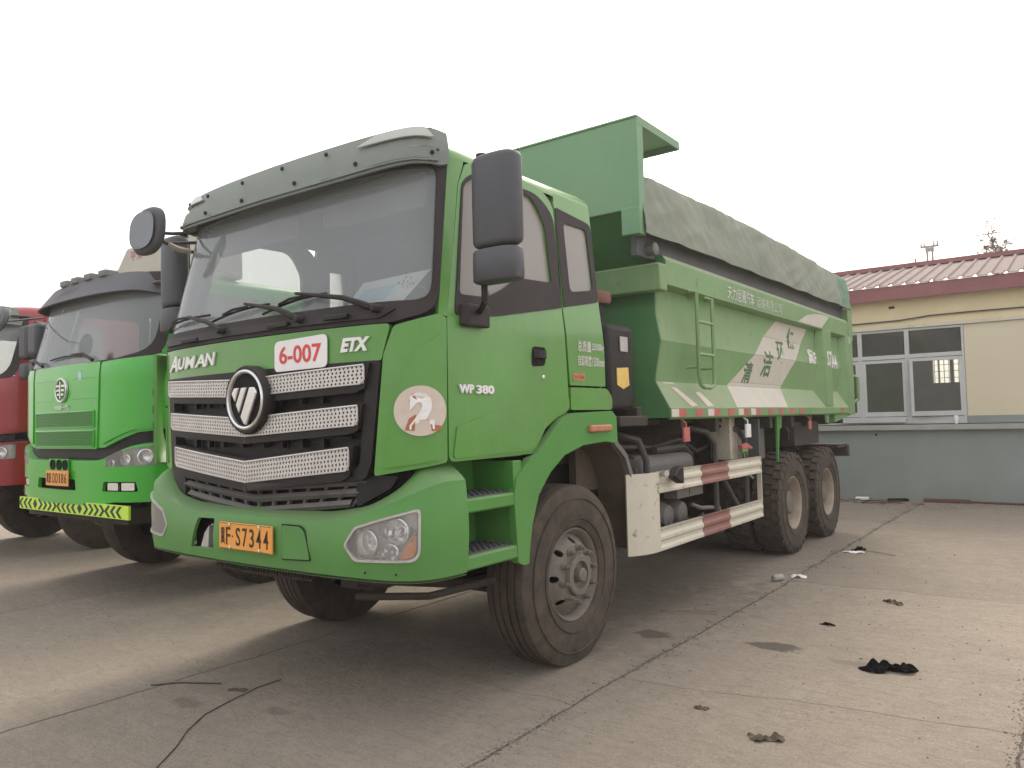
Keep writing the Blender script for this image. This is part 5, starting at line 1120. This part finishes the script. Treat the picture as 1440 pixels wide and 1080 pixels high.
    if faw:
        # logo ring, lattice grilles, plate, horns
        b = MB(); TMf = Matrix.Translation((-.0, -.014, 1.905)) @ Matrix.Rotation(R(-90), 4, 'Z')
        b.lathe([(.0, .118), (.018, .115), (.022, .107), (.018, .098), (.0, .096)], 36, TMf); LO = b.build('emblem', 'chrome', N_)
        b = MB(); b.box(-.010, .010, -.036, -.014, 1.825, 1.985)
        for sx in (-1, 1):
            for i, z in enumerate((1.945, 1.905, 1.865)):
                b.prism([(sx * .018, z - .010), (sx * (.088 - .016 * (i == 2)), z - .010), (sx * (.080 - .01 * i), z + .010), (sx * .018, z + .010)] if sx > 0 else [(sx * .018, z + .010), (sx * (.080 - .01 * i), z + .010), (sx * (.088 - .016 * (i == 2)), z - .010), (sx * .018, z - .010)], 'y', -.034, -.014)
        b.build('emblem_wing', 'chrome', LO, smooth=0)
        text_part('badge_lettering', '中国一汽', .27, .040, lambda u, v, o: Vector((u, -.016 - o, 1.745 + v)), 'sign_white', N_, .01, .006)
        for (za, zb) in ((1.56, 1.695), (1.385, 1.52)):
            b = MB(); b.sheet([Vector(p) for p in [(-.58, za), (.58, za), (.58, zb), (-.58, zb)]], [], k.m(.016), .1, .002); gp = b.build('grille', 'dark_void', N_, smooth=0)
            b = MB(); h = zb - za
            for i in range(-6, 48):
                for d in (1, -1):
                    x0 = -.58 + i * .029; x1 = x0 + h; 
                    if d < 0: x0, x1 = x1, x0
                    # clip to the opening
                    t0, t1 = 0, 1; dx = x1 - x0
                    ta, tb_ = sorted(((-.58 - x0) / dx, (.58 - x0) / dx)); t0, t1 = max(t0, ta), min(t1, tb_)
                    if t1 - t0 < .05: continue
                    A, B_ = (lerp(x0, x1, t0), lerp(za, zb, t0)), (lerp(x0, x1, t1), lerp(za, zb, t1)); w2 = .0035
                    b.add([k.P(A[0] - w2, A[1], .021), k.P(A[0] + w2, A[1], .021), k.P(B_[0] + w2, B_[1], .021), k.P(B_[0] - w2, B_[1], .021)], [(0, 1, 2, 3)])
            b.build('lattice', paint, gp, smooth=0)
            b = MB(); lp = [(-.585, za - .004), (.585, za - .004), (.585, zb + .004), (-.585, zb + .004), (-.585, za - .004)]
            b.tube([k.P(*(lerp(Vector(lp[i]), Vector(lp[i + 1]), q / 5)), .018) for i in range(4) for q in range(5)] + [k.P(*lp[0], .018)], .008, 5, False); b.build('grille_rim', paint, gp)
        b = MB(); b.box(-.225, .225, -.062, -.050, 1.022, 1.162); NPf = b.build('licence_plate', 'plate_yellow', N_, bevel=.003)
        pf = lambda du: (lambda u, v, o: Vector((u + du, -.062 - o, 1.092 + v)))
        text_part('plate_lettering', '冀', .042, .09, pf(-.185), 'plate_ink', NPf, .012, .002)
        for ch, dx in zip('BDD186', (-.130, -.055, .005, .062, .118, .178)): text_part('plate_lettering', ch, .045 if ch != '1' else .02, .09, pf(dx), 'plate_ink', NPf, .006, .002)
        b = MB(); b.box(-.20, .20, -.045, -.035, 1.165, 1.27); b.build('horn_plate', paint, BB, smooth=0)
        for x in (-.11, .02, .14): b = MB(); b.lathe([(.0, .048), (.008, .048), (.008, .040), (-.0, .036), (-.0, .001)], 20, Matrix.Translation((x, -.046, 1.215)) @ Matrix.Rotation(R(-90), 4, 'Z')); b.build('horn_mouth', 'dark_void', BB)
        b = MB(); b.sheet(rp([(.30, 1.985), (.36, 1.985), (.36, 2.045), (.33, 2.075), (.30, 2.045)], .004), [], k.m(.0135), .05, .001); b.build('blue_sticker', 'paper_blue', N_, smooth=0)
        for z in (2.0, 1.815): b = MB(); b.tube([k.P(s, z, .012) for s in (-.60, -.4, -.2)], .004, 4); b.tube([k.P(s, z, .012) for s in (.2, .4, .60)], .004, 4); b.build('hood_crease', paint, N_)
        for i, u in enumerate((-.42, -.20, .04, .28)): p = vf(u, .98); b = MB(); b.box(p.x - .07, p.x + .07, p.y - .02, p.y + .12, p.z, p.z + .075); b.build('roof_lamp', 'cab_liner', vs_, bevel=.015)
        text_part('visor_lettering', '解放', .42, .095, lambda u, v, o: Vector(vf((-.25 + u) / 1.27, .60 + v / .26)) + Vector((0, -.004 - o, 0)), 'cab_liner', N_, -.01, .001)
        b = MB(); b.prism([(-1.15, 2.95), (1.15, 2.95), (1.15, 3.30), (.95, 3.50), (-.72, 3.52), (-.92, 3.32), (-1.15, 3.27)], 'y', .95, 1.15); WD = b.build('wind_deflector', 'deflector_beige', N_, bevel=.03)
        text_part('deflector_lettering', '平安', .26, .11, lambda u, v, o: Vector((-.50 + u, .95 - .002 - o, 3.41 + v)), 'dull_red', WD, .0, .001)
    else:
        text_part('hood_lettering', '豪沃', .4, .1, lambda u, v, o: k.P(u, 2.0 + v, .014 + o), 'chrome', N_, .01, .008)
        b = MB(); b.sheet([Vector(p) for p in [(-.55, 1.4), (.55, 1.4), (.55, 1.85), (-.55, 1.85)]], [], k.m(.016), .1, .002); gp = b.build('grille', 'black_plastic', N_, smooth=0)
        for z in (1.46, 1.57, 1.68, 1.79): b = MB(); b.grid(lambda u, v: k.P(lerp(-.54, .54, u), z + .05 * v, .03), 8, 1, .02); b.build('grille_bar', 'silver_mesh', gp)
    # underside, wheels and bed
    b = MB(); b.box(-.45, .45, .2, 8.0, .85, 1.12); b.box(-1.0, 1.0, .1, .3, .70, .84); b.tube([(-1, 1.45, .5), (1, 1.45, .5)], .07); b.box(-1.1, 1.1, .45, 1.9, .95, 1.3); b.build('chassis_frame', 'chassis', N_, smooth=0)
    for sg in (1, -1):
        wheel(N_, sg * 1.03, 1.45, sg, True)
        for y in (5.4, 6.75): wheel(N_, sg * 1.02, y, sg, False)
    b = MB(); b.prism([(-1.22, 1.5), (1.22, 1.5), (1.25, 1.65), (1.25, 2.75), (-1.25, 2.75), (-1.25, 1.65)], 'y', 2.4, 8.2)
    for i in range(7):
        for sx in (-1, 1): b.box(sx * 1.25, sx * 1.32, 2.45 + i * .92, 2.60 + i * .92, 1.55, 2.72)
    for sx in (-1, 1): b.box(sx * 1.25, sx * 1.33, 2.4, 8.2, 2.66, 2.78)
    b.build('dump_bed', 'green_bed' if faw else paint, N_, smooth=0)
    kz = .87 if faw else 1.0
    done = set()
    for o in list(N_.children_recursive):
        if o.type != 'MESH' or o.name.startswith(('wind', 'deflector')) or o.data.name in done or o.matrix_basis.translation.length > 1: continue
        done.add(o.data.name)
        if o.location.z == 0:
            for v in o.data.vertices:
                if v.co.z > 2.15: v.co.z = 2.15 + (v.co.z - 2.15) * kz
    return N_
neighbour('green_tipper', (-3.86, -.87, 0), 'bright green truck parked second, with yellow-black chevron board under its bumper', 'faw_green', True)
neighbour('red_tipper', (-7.62, -.62, 0), 'dark red truck cut off by the left edge beside the bright green one', 'red_paint', False)

# ------------------------------------------------------------------ the building
BY_ = 10.44
BL = tag(empty('yard_building', (0, BY_, 0)), 'low cream building with grey-green base wall, aluminium windows and maroon-edged metal roof', 'building')
wx0, wx1 = -8.0, 9.0
b = MB(); b.box(wx0, wx1, 0, .24, -.05, 1.195); b.build('base_wall', 'wall_teal', BL, smooth=0)
b = MB(); b.box(wx0, wx1, -.10, .26, 1.197, 1.285); b.build('window_sill', 'sill_stone', BL, smooth=0, bevel=.006)
b = MB(); b.box(wx0, wx1, .0, .24, 2.975, 3.45); b.box(wx0, -1.6, 0, .24, 1.287, 2.973); b.build('upper_wall', 'wall_cream', BL, smooth=0)
b = MB(); b.box(wx0, wx1, -.012, .02, 2.935, 2.99); b.build('lintel_band', 'cream_paint', BL, smooth=0)
b = MB(); b.box(2.24, 9.0, .03, .2, 1.42, 2.933); b.build('wall_panel', 'panel_cream', BL, smooth=0)
b = MB(); b.box(2.24, 9.0, .015, .2, 1.30, 1.375); b.box(2.24, 9.0, .02, .2, 1.376, 1.418); b.build('panel_foot', 'wall_teal', BL, smooth=0)
# windows
def window(x0, x1, openr=False):
    e = empty('window', (0, 0, 0), BL)
    b = MB(); fr = .035
    b.box(x0, x0 + fr, .02, .08, 1.30, 2.93); b.box(x1 - fr, x1, .02, .08, 1.30, 2.93); b.box(x0 + fr, x1 - fr, .02, .08, 2.89, 2.93); b.box(x0 + fr, x1 - fr, .015, .085, 2.42, 2.49); b.box(x0 + fr, x1 - fr, .02, .08, 1.30, 1.42); b.build('window_frame', 'frame_white', e, bevel=.004)
    b = MB(); b.add([(x0 + fr, .05, 2.49), (x1 - fr, .05, 2.49), (x1 - fr, .05, 2.89), (x0 + fr, .05, 2.89)], [(0, 1, 2, 3)]); b.build('top_pane', 'window_glass', e, smooth=0)
    xs0, xs1 = x0 + fr, x1 - fr; b = MB(); d = .0
    M_ = Matrix.Translation((xs1, .04, 0)) @ Matrix.Rotation(R(7 if openr else 0), 4, 'Z') @ Matrix.Translation((-xs1, 0, 0))
    for (a, c, z0, z1) in ((xs0, xs0 + .05, 1.43, 2.41), (xs1 - .05, xs1, 1.43, 2.41), (xs0 + .05, xs1 - .05, 1.43, 1.51), (xs0 + .05, xs1 - .05, 2.355, 2.41)): b.box(a, c, -.02, .02, z0, z1, M_)
    b.build('sash', 'frame_white', e, bevel=.003)
    b = MB(); b.add([M_ @ Vector(p) for p in ((xs0 + .05, 0, 1.51), (xs1 - .05, 0, 1.51), (xs1 - .05, 0, 2.355), (xs0 + .05, 0, 2.355))], [(0, 1, 2, 3)])
    b.build('pane', 'window_glass', e, smooth=0)
window(-1.58, -.84); window(-.84, -.10); window(-.10, .635); window(.635, 1.385); window(1.385, 2.235, True)
b = MB(); b.box(.30, 1.33, -.07, .015, 1.33, 1.40); b.build('ledge_strip', 'frame_white', BL, smooth=0)
b = MB(); b.lathe([(0, .02), (.10, .035), (.14, .03), (.14, .001)], 12, Matrix.Translation((2.08, -.04, 1.29)) @ Matrix.Rotation(R(-90), 4, 'Y')); 
tag(b.build('white_bottle', 'sign_white', None, loc=(0, BY_, 0)), 'small white bottle standing on the sill under the open window', 'bottle')
# room behind the glass, with a barred window on its far side
b = MB(); rw = (1.20, 1.72)
b.box(-1.6, rw[0], 4.0, 4.1, 0, 3.4); b.box(rw[1], 6, 4.0, 4.1, 0, 3.4); b.box(rw[0], rw[1], 4.0, 4.1, 2.60, 3.4); b.box(rw[0], rw[1], 4.0, 4.1, 0, 2.10)
b.box(-1.7, -1.6, .24, 4.1, 0, 3.4); b.box(6, 6.1, .24, 4.1, 0, 3.4); b.box(-1.6, 6, .24, 4.0, 3.3, 3.4); b.box(-1.6, 6, .24, 4, .3, .4); b.build('room_shell', 'room_wall', BL, smooth=0)
b = MB(); b.box(rw[0] + .33, rw[0] + .39, 3.98, 4.1, 2.10, 2.60)
for i in range(6): b.box(rw[0] + .09 * i + .03, rw[0] + .09 * i + .042, 4.04, 4.05, 2.10, 2.60)
for i in range(3): b.box(rw[0], rw[1], 4.04, 4.05, 2.2 + .14 * i, 2.21 + .14 * i)
b.build('window_bars', 'frame_white', BL, smooth=0)
# maroon fascia, soffit, roof sheets, ridge
b = MB(); b.box(wx0, wx1, -.22, -.19, 3.42, 3.655); b.box(wx0, wx1, -.19, .02, 3.44, 3.46); b.build('fascia_board', 'maroon', BL, smooth=0)
pit_ = (4.40 - 3.66) / 2.85; rx = .208
def roof_sheet(x0, n):
    b = MB(); vs = []; per = [(0, 0), (.035, .0), (.055, .032), (.085, .032), (.105, 0), (.208, 0)]
    pts = [(x0 + i * rx + a, h) for i in range(n) for a, h in per]
    for yy in (-.25, 2.62): vs += [(x, yy, 3.665 + (yy + .25) * pit_ + h) for x, h in pts]
    m = len(pts); b.add(vs, [(i, i + 1, m + i + 1, m + i) for i in range(m - 1)]); b.add([(x, y, z - .012) for x, y, z in vs], [(i + 1, i, m + i, m + i + 1) for i in range(m - 1)])
    return b
proto = None
for i in range(int((wx1 - wx0) / (rx * 4))):
    if proto is None: proto = roof_sheet(0, 4).build('roof_sheet', 'roof_sheet', BL, smooth=0); o = proto
    else: o = proto.copy(); COL.objects.link(o)
    o.location.x = wx0 + i * rx * 4
b = MB(); b.box(wx0, wx1, 2.40, 2.62, 4.38, 4.44); b.box(wx0, wx1, 2.60, 2.80, 4.40, 4.50); b.build('ridge_cap', 'maroon', BL, smooth=0)
b = MB(); b.box(wx0, wx1, 2.7, 3.9, 3.42, 4.0); b.build('rear_roof', 'maroon', BL, smooth=0)
b = MB(); b.tube([(-1, -.02, 3.05), (.57, -.03, 3.07), (1.3, -.03, 3.075), (1.6, -.03, 3.10), (1.75, -.03, 3.115), (2.3, -.03, 3.12), (3.1, -.03, 3.115), (9, -.03, 3.12)], .012, 6); b.build('wall_cable', 'hose_black', BL)
b = MB(); b.box(1.14, 1.23, -.02, 0, 3.29, 3.33); b.build('wall_vent', 'dark_void', BL, smooth=0)
b = MB(); b.lathe([(-.02, .028), (-.01, .03), (.0, .012), (.0, .001)], 10, Matrix.Translation((.845, -.005, 1.12)) @ Matrix.Rotation(R(-90), 4, 'Z')); b.build('wall_plug', 'dark_void', BL)

# ------------------------------------------------------------------ pole, wires, tree
PL = tag(empty('utility_pole', (-2.23, 40, 0)), 'distant double-post concrete power pole showing above the roof ridge', 'utility pole')
for dx in (-.12, .12): b = MB(); b.tube([(dx * 1.3, 0, -.95), (dx, 0, 9.9)], .05, 8); b.build('post', 'pole_concrete', PL)
b = MB(); b.box(-.42, .42, -.05, .05, 9.82, 9.92); b.box(-.2, .2, -.03, .03, 9.6, 9.8); b.box(-.12, .12, -.02, .02, 8.9, 8.95); b.build('crossarm', 'pole_concrete', PL, smooth=0)
for dx in (-.38, -.24, .2, .36): b = MB(); b.lathe([(0, .04), (.08, .05), (.1, .03), (.18, .04), (.2, .001)], 8, Matrix.Translation((dx, 0, 9.92)) @ Matrix.Rotation(R(-90), 4, 'Y')); b.build('insulator', 'sill_stone', PL)
for dx, z, e in ((-.38, 10.12, 0), (.2, 10.1, .5), (.36, 9.55, -.2)):
    b = MB(); b.tube([(-2.23 + dx + 25 * t, 40 - 4 * t, z + e * t - 2.2 * t * (1 - t) + .8 * t) for t in [i / 14 for i in range(15)]], .014, 4)
    tag(b.build('power_line', 'hose_black', None), {-.38: 'thin highest wire running right from the distant pole', .2: 'thin middle wire running right from the distant pole', .36: 'thin lowest wire running right from the distant pole'}[dx], 'power line', 'wires from the distant pole')
b = MB(); b.tube([(-2.6, 40, 9.5), (-4.2, 40, 8.3), (-6, 40, 7.4)], .012, 4); b.box(-2.93, -2.87, 39.9, 40, 8.6, 9.35); b.build('stay_wire', 'hose_black', PL).location = (2.23, -40, 0)
TR = tag(empty('bare_tree', (.28, 45, 0)), 'sparse spindly tree top rising behind the right end of the roof', 'tree')
rt = random.Random(5); tw = MB(); lf = MB()
def branch(p, d, L_, r, lev):
    pts = [p]; q = p.copy(); dd = d.copy()
    for i in range(4): dd = (dd + Vector((rt.uniform(-.2, .2), rt.uniform(-.2, .2), rt.uniform(-.02, .16)))).normalized(); q = q + dd * L_ / 4; pts.append(q.copy())
    tw.tube(pts, [r * (1 - .16 * i) for i in range(5)], 5, False)
    if lev < 3:
        for i in range(5 if lev < 2 else 4):
            a = rt.uniform(0, 6.28); t = pts[rt.randint(1, 4)]; nd = (dd * .55 + Vector((math.cos(a) * .8, math.sin(a) * .8, rt.uniform(.1, .7)))).normalized(); branch(t, nd, L_ * rt.uniform(.45, .7), r * .5, lev + 1)
    else:
        for c_ in (pts[-1], pts[2]):
            if rt.random() < .62: continue
            for i in range(9):
                o_ = c_ + Vector((rt.gauss(0, .055), rt.gauss(0, .055), rt.gauss(0, .05))); s_ = rt.uniform(.03, .06); a = rt.uniform(0, 6.28); e1 = Vector((math.cos(a), math.sin(a), rt.uniform(-.5, .5))) * s_; e2 = Vector((-math.sin(a), math.cos(a) * .3, rt.uniform(.3, 1))) * s_
                lf.add([o_ - e1, o_ - e2 * .5, o_ + e1, o_ + e2], [(0, 1, 2, 3)])
tw.tube([(0, 0, -.95), (.05, 0, 4), (0, 0, 8), (-.03, 0, 10.2)], [.20, .15, .09, .05], 8)
for i in range(11):
    a = i * 2.4; z = 8.6 + i * .16; branch(Vector((0, 0, z)), Vector((math.cos(a) * .75, math.sin(a) * .75, .65)).normalized(), 1.0 - i * .04, .035, 1)
branch(Vector((-.03, 0, 10.2)), Vector((-.35, 0, 1)).normalized(), 1.2, .04, 1)
tw.build('trunk', 'bark', TR); lf.build('crown', 'leaf', TR, smooth=0)

SCL = .62
for o in list(S.objects):
    if o.parent is None and (o in (PL, TR) or o.name.startswith('power_line')):
        o.location = CP + (Vector(o.location) - CP) * SCL; o.scale = (SCL, SCL, SCL)
# ------------------------------------------------------------------ litter on the yard
def crumple(n, m, sx, sy, h, seed, fr=3, lobes=0):
    b = MB(); b.grid(lambda u, v: ((u - .5) * sx * (1 + .25 * noise.noise((v * 4, seed, 1))), (v - .5) * sy * ((.30 + .85 * abs(math.sin(6.283 * u))) if lobes else 1) * (1 + .5 * noise.noise((u * 4, seed, 7))), max(.002, h * (.35 + 1.3 * noise.noise((u * fr + seed, v * fr, seed))) * math.sin(math.pi * min(1, max(0, u))) ** .3)), n, m, .003); return b
def litter(name, m, loc, rz, label, cat, bld, sm=60, grp=None):
    o = bld.build(name, m, None, sm); o.location = loc; o.rotation_euler.z = rz; return tag(o, label, cat, grp)
b = crumple(44, 18, .31, .16, .046, 3.3, 5.5, 1)
litter('cloth_scrap', 'black_cloth', (2.80, .85, .002), R(28), 'crumpled black rag lying alone on the open concrete at right', 'rag', b)
b = MB(); b.lathe([(-.055, .001), (-.055, .026), (-.048, .031), (.04, .031), (.052, .027), (.055, .02), (.055, .001)], 16); litter('crushed_can', 'sill_stone', (1.47, 2.99, .031), R(60), 'small pale can lying on its side near the slab joint', 'can', b)
b = crumple(8, 6, .14, .09, .035, 8.1); litter('foam_scrap', 'sign_white', (1.58, 3.25, .001), .3, 'flat off-white scrap lying just behind the small can', 'litter', b)
b = crumple(10, 5, .16, .07, .05, 1.7, 5); litter('plastic_scrap', 'black_cloth', (1.72, 4.98, .002), .9, 'dark crumpled scrap near the rear wheels', 'litter', b)
b = crumple(8, 5, .22, .09, .02, 2.9); litter('paper_scrap', 'sign_white', (1.70, 4.83, .001), .2, 'flattened white paper scrap near the rear wheels', 'litter', b)
b = crumple(12, 4, .18, .035, .03, 5.2, 4); litter('bark_strip', 'brown_leaf', (2.50, 2.60, .002), R(-35), 'curled dark strip on the concrete, farther back than the black rag', 'litter', b)
b = crumple(10, 3, .10, .02, .02, 6.6, 4); litter('dark_twig', 'black_cloth', (2.24, 1.68, .002), .0, 'short dark twig on the concrete between rag and front wheel', 'twig', b)
b = crumple(20, 14, .15, .07, .026, 9.4, 5); litter('dry_leaf', 'brown_leaf', (2.53, -.50, .002), .5, 'crumpled brown leaf at the bottom of the picture', 'leaf', b)
b = crumple(10, 8, .07, .04, .012, 4.4, 6); litter('dry_leaf', 'brown_leaf', (2.12, -.30, .001), .1, 'small flat brown leaf fragment left of the crumpled leaf', 'leaf', b)
for i, (x, y, a, L_) in enumerate(((1.26, 1.50, .25, .42), (1.92, 4.90, -.45, .45), (1.30, 1.58, .32, .3))):
    b = MB(); b.tube([(-L_ / 2, 0, .005), (0, .01, .008), (L_ / 2, 0, .005)], .0035, 5); litter('dry_straw', 'wood', (x, y, 0), a, ('pale straw lying beside the front wheel, the longer one', 'thin dark straw beside the white scrap by the rear wheels', 'pale straw lying beside the front wheel, the shorter one')[i], 'straw', b)
for i, (x, y, z, rz, m, s) in enumerate(((.62, 10.22, .03, .2, 'sign_white', (.11, .05, .025)), (1.18, 10.25, .02, .5, 'black_cloth', (.16, .06, .025)), (1.90, 10.30, .03, .05, 'brick_red', (.34, .05, .03)))):
    b = MB(); b.box(-s[0], s[0], -s[1], s[1], -s[2], s[2]); o = litter(('foam_block', 'rubber_piece', 'brick_pieces')[i], 'rust_bar' if i == 2 else m, (x, y, z), rz, ('white foam block lying at the foot of the wall', 'dark lump lying at the foot of the wall right of the white block', 'row of rust-coloured brick fragments at the foot of the wall')[i], ('litter', 'litter', 'bricks')[i], b, 0)
    bv = o.modifiers.new('b', 'BEVEL'); bv.width = .015; bv.segments = 2
b = MB(); b.tube([(1.9, 10.33, .025), (2.6, 10.33, .022), (3.9, 10.30, .02)], .016, 8); tag(b.build('iron_bar', 'rust_bar', None), 'long rusty bar lying along the foot of the wall', 'bar')
b = MB()
for i in range(70):
    x, y = .75 + random.gauss(0, .32), 9.95 + random.gauss(0, .18); a = random.uniform(-.6, .6); L_ = random.uniform(.05, .22); b.tube([(x, y, .008), (x + L_ * math.cos(a), y + L_ * math.sin(a), .012 + .02 * random.random())], .004, 4)
tag(b.build('twig_litter', 'brown_leaf', None), 'scatter of dry twigs and leaf litter behind the rear wheels by the wall', 'twigs', kind='stuff')
b = MB(); P0 = [(.385, -2.30), (.25, -2.13), (.10, -1.98), (-.03, -1.80), (-.11, -1.55), (-.15, -1.38), (-.148, -1.20)]
PW = [Vector((*P0[i], 0)).lerp(Vector((*P0[i + 1], 0)), q / 6) for i in range(len(P0) - 1) for q in range(6)]; b.tube([(p.x + .012 * noise.noise((p.y * 9, 1, 1)), p.y, .004 + .003 * noise.noise((p.y * 7, 3, 1))) for p in PW], [.0028 + .002 * abs(noise.noise((p.y * 12, 5, 2))) for p in PW], 6); tag(b.build('black_wire', 'hose_black', None, 60), 'thin black wire curving over the concrete at the lower left', 'wire')
b = MB(); b.tube([(-.73, -1.72, .005), (-.62, -1.60, .007), (-.40, -1.47, .005)], .005, 6); tag(b.build('black_wire', 'hose_black', None, 60), 'short stiff dark wire piece left of the curved wire', 'wire')
b = crumple(8, 4, .12, .04, .012, 7.7, 5); litter('dark_leaf', 'brown_leaf', (-.22, -1.48, .001), .4, 'small dark leaf beside the upper end of the curved wire', 'leaf', b)

# ------------------------------------------------------------------ thin dusty haze over the whole yard
hm = bpy.data.materials.new('haze'); hm.use_nodes = True; hn = hm.node_tree; hn.nodes.clear()
ho = hn.nodes.new('ShaderNodeOutputMaterial'); hv = hn.nodes.new('ShaderNodeVolumePrincipled')
hv.inputs['Color'].default_value = (.97, .94, .92, 1); hv.inputs['Density'].default_value = HAZE; hv.inputs['Anisotropy'].default_value = .45
hn.links.new(hv.outputs[0], ho.inputs['Volume']); MT['haze'] = hm
b = MB(); b.box(-155, 155, -125, 185, -1.05, 13.2); tag(b.build('haze', 'haze', None, 0), kind='stuff')
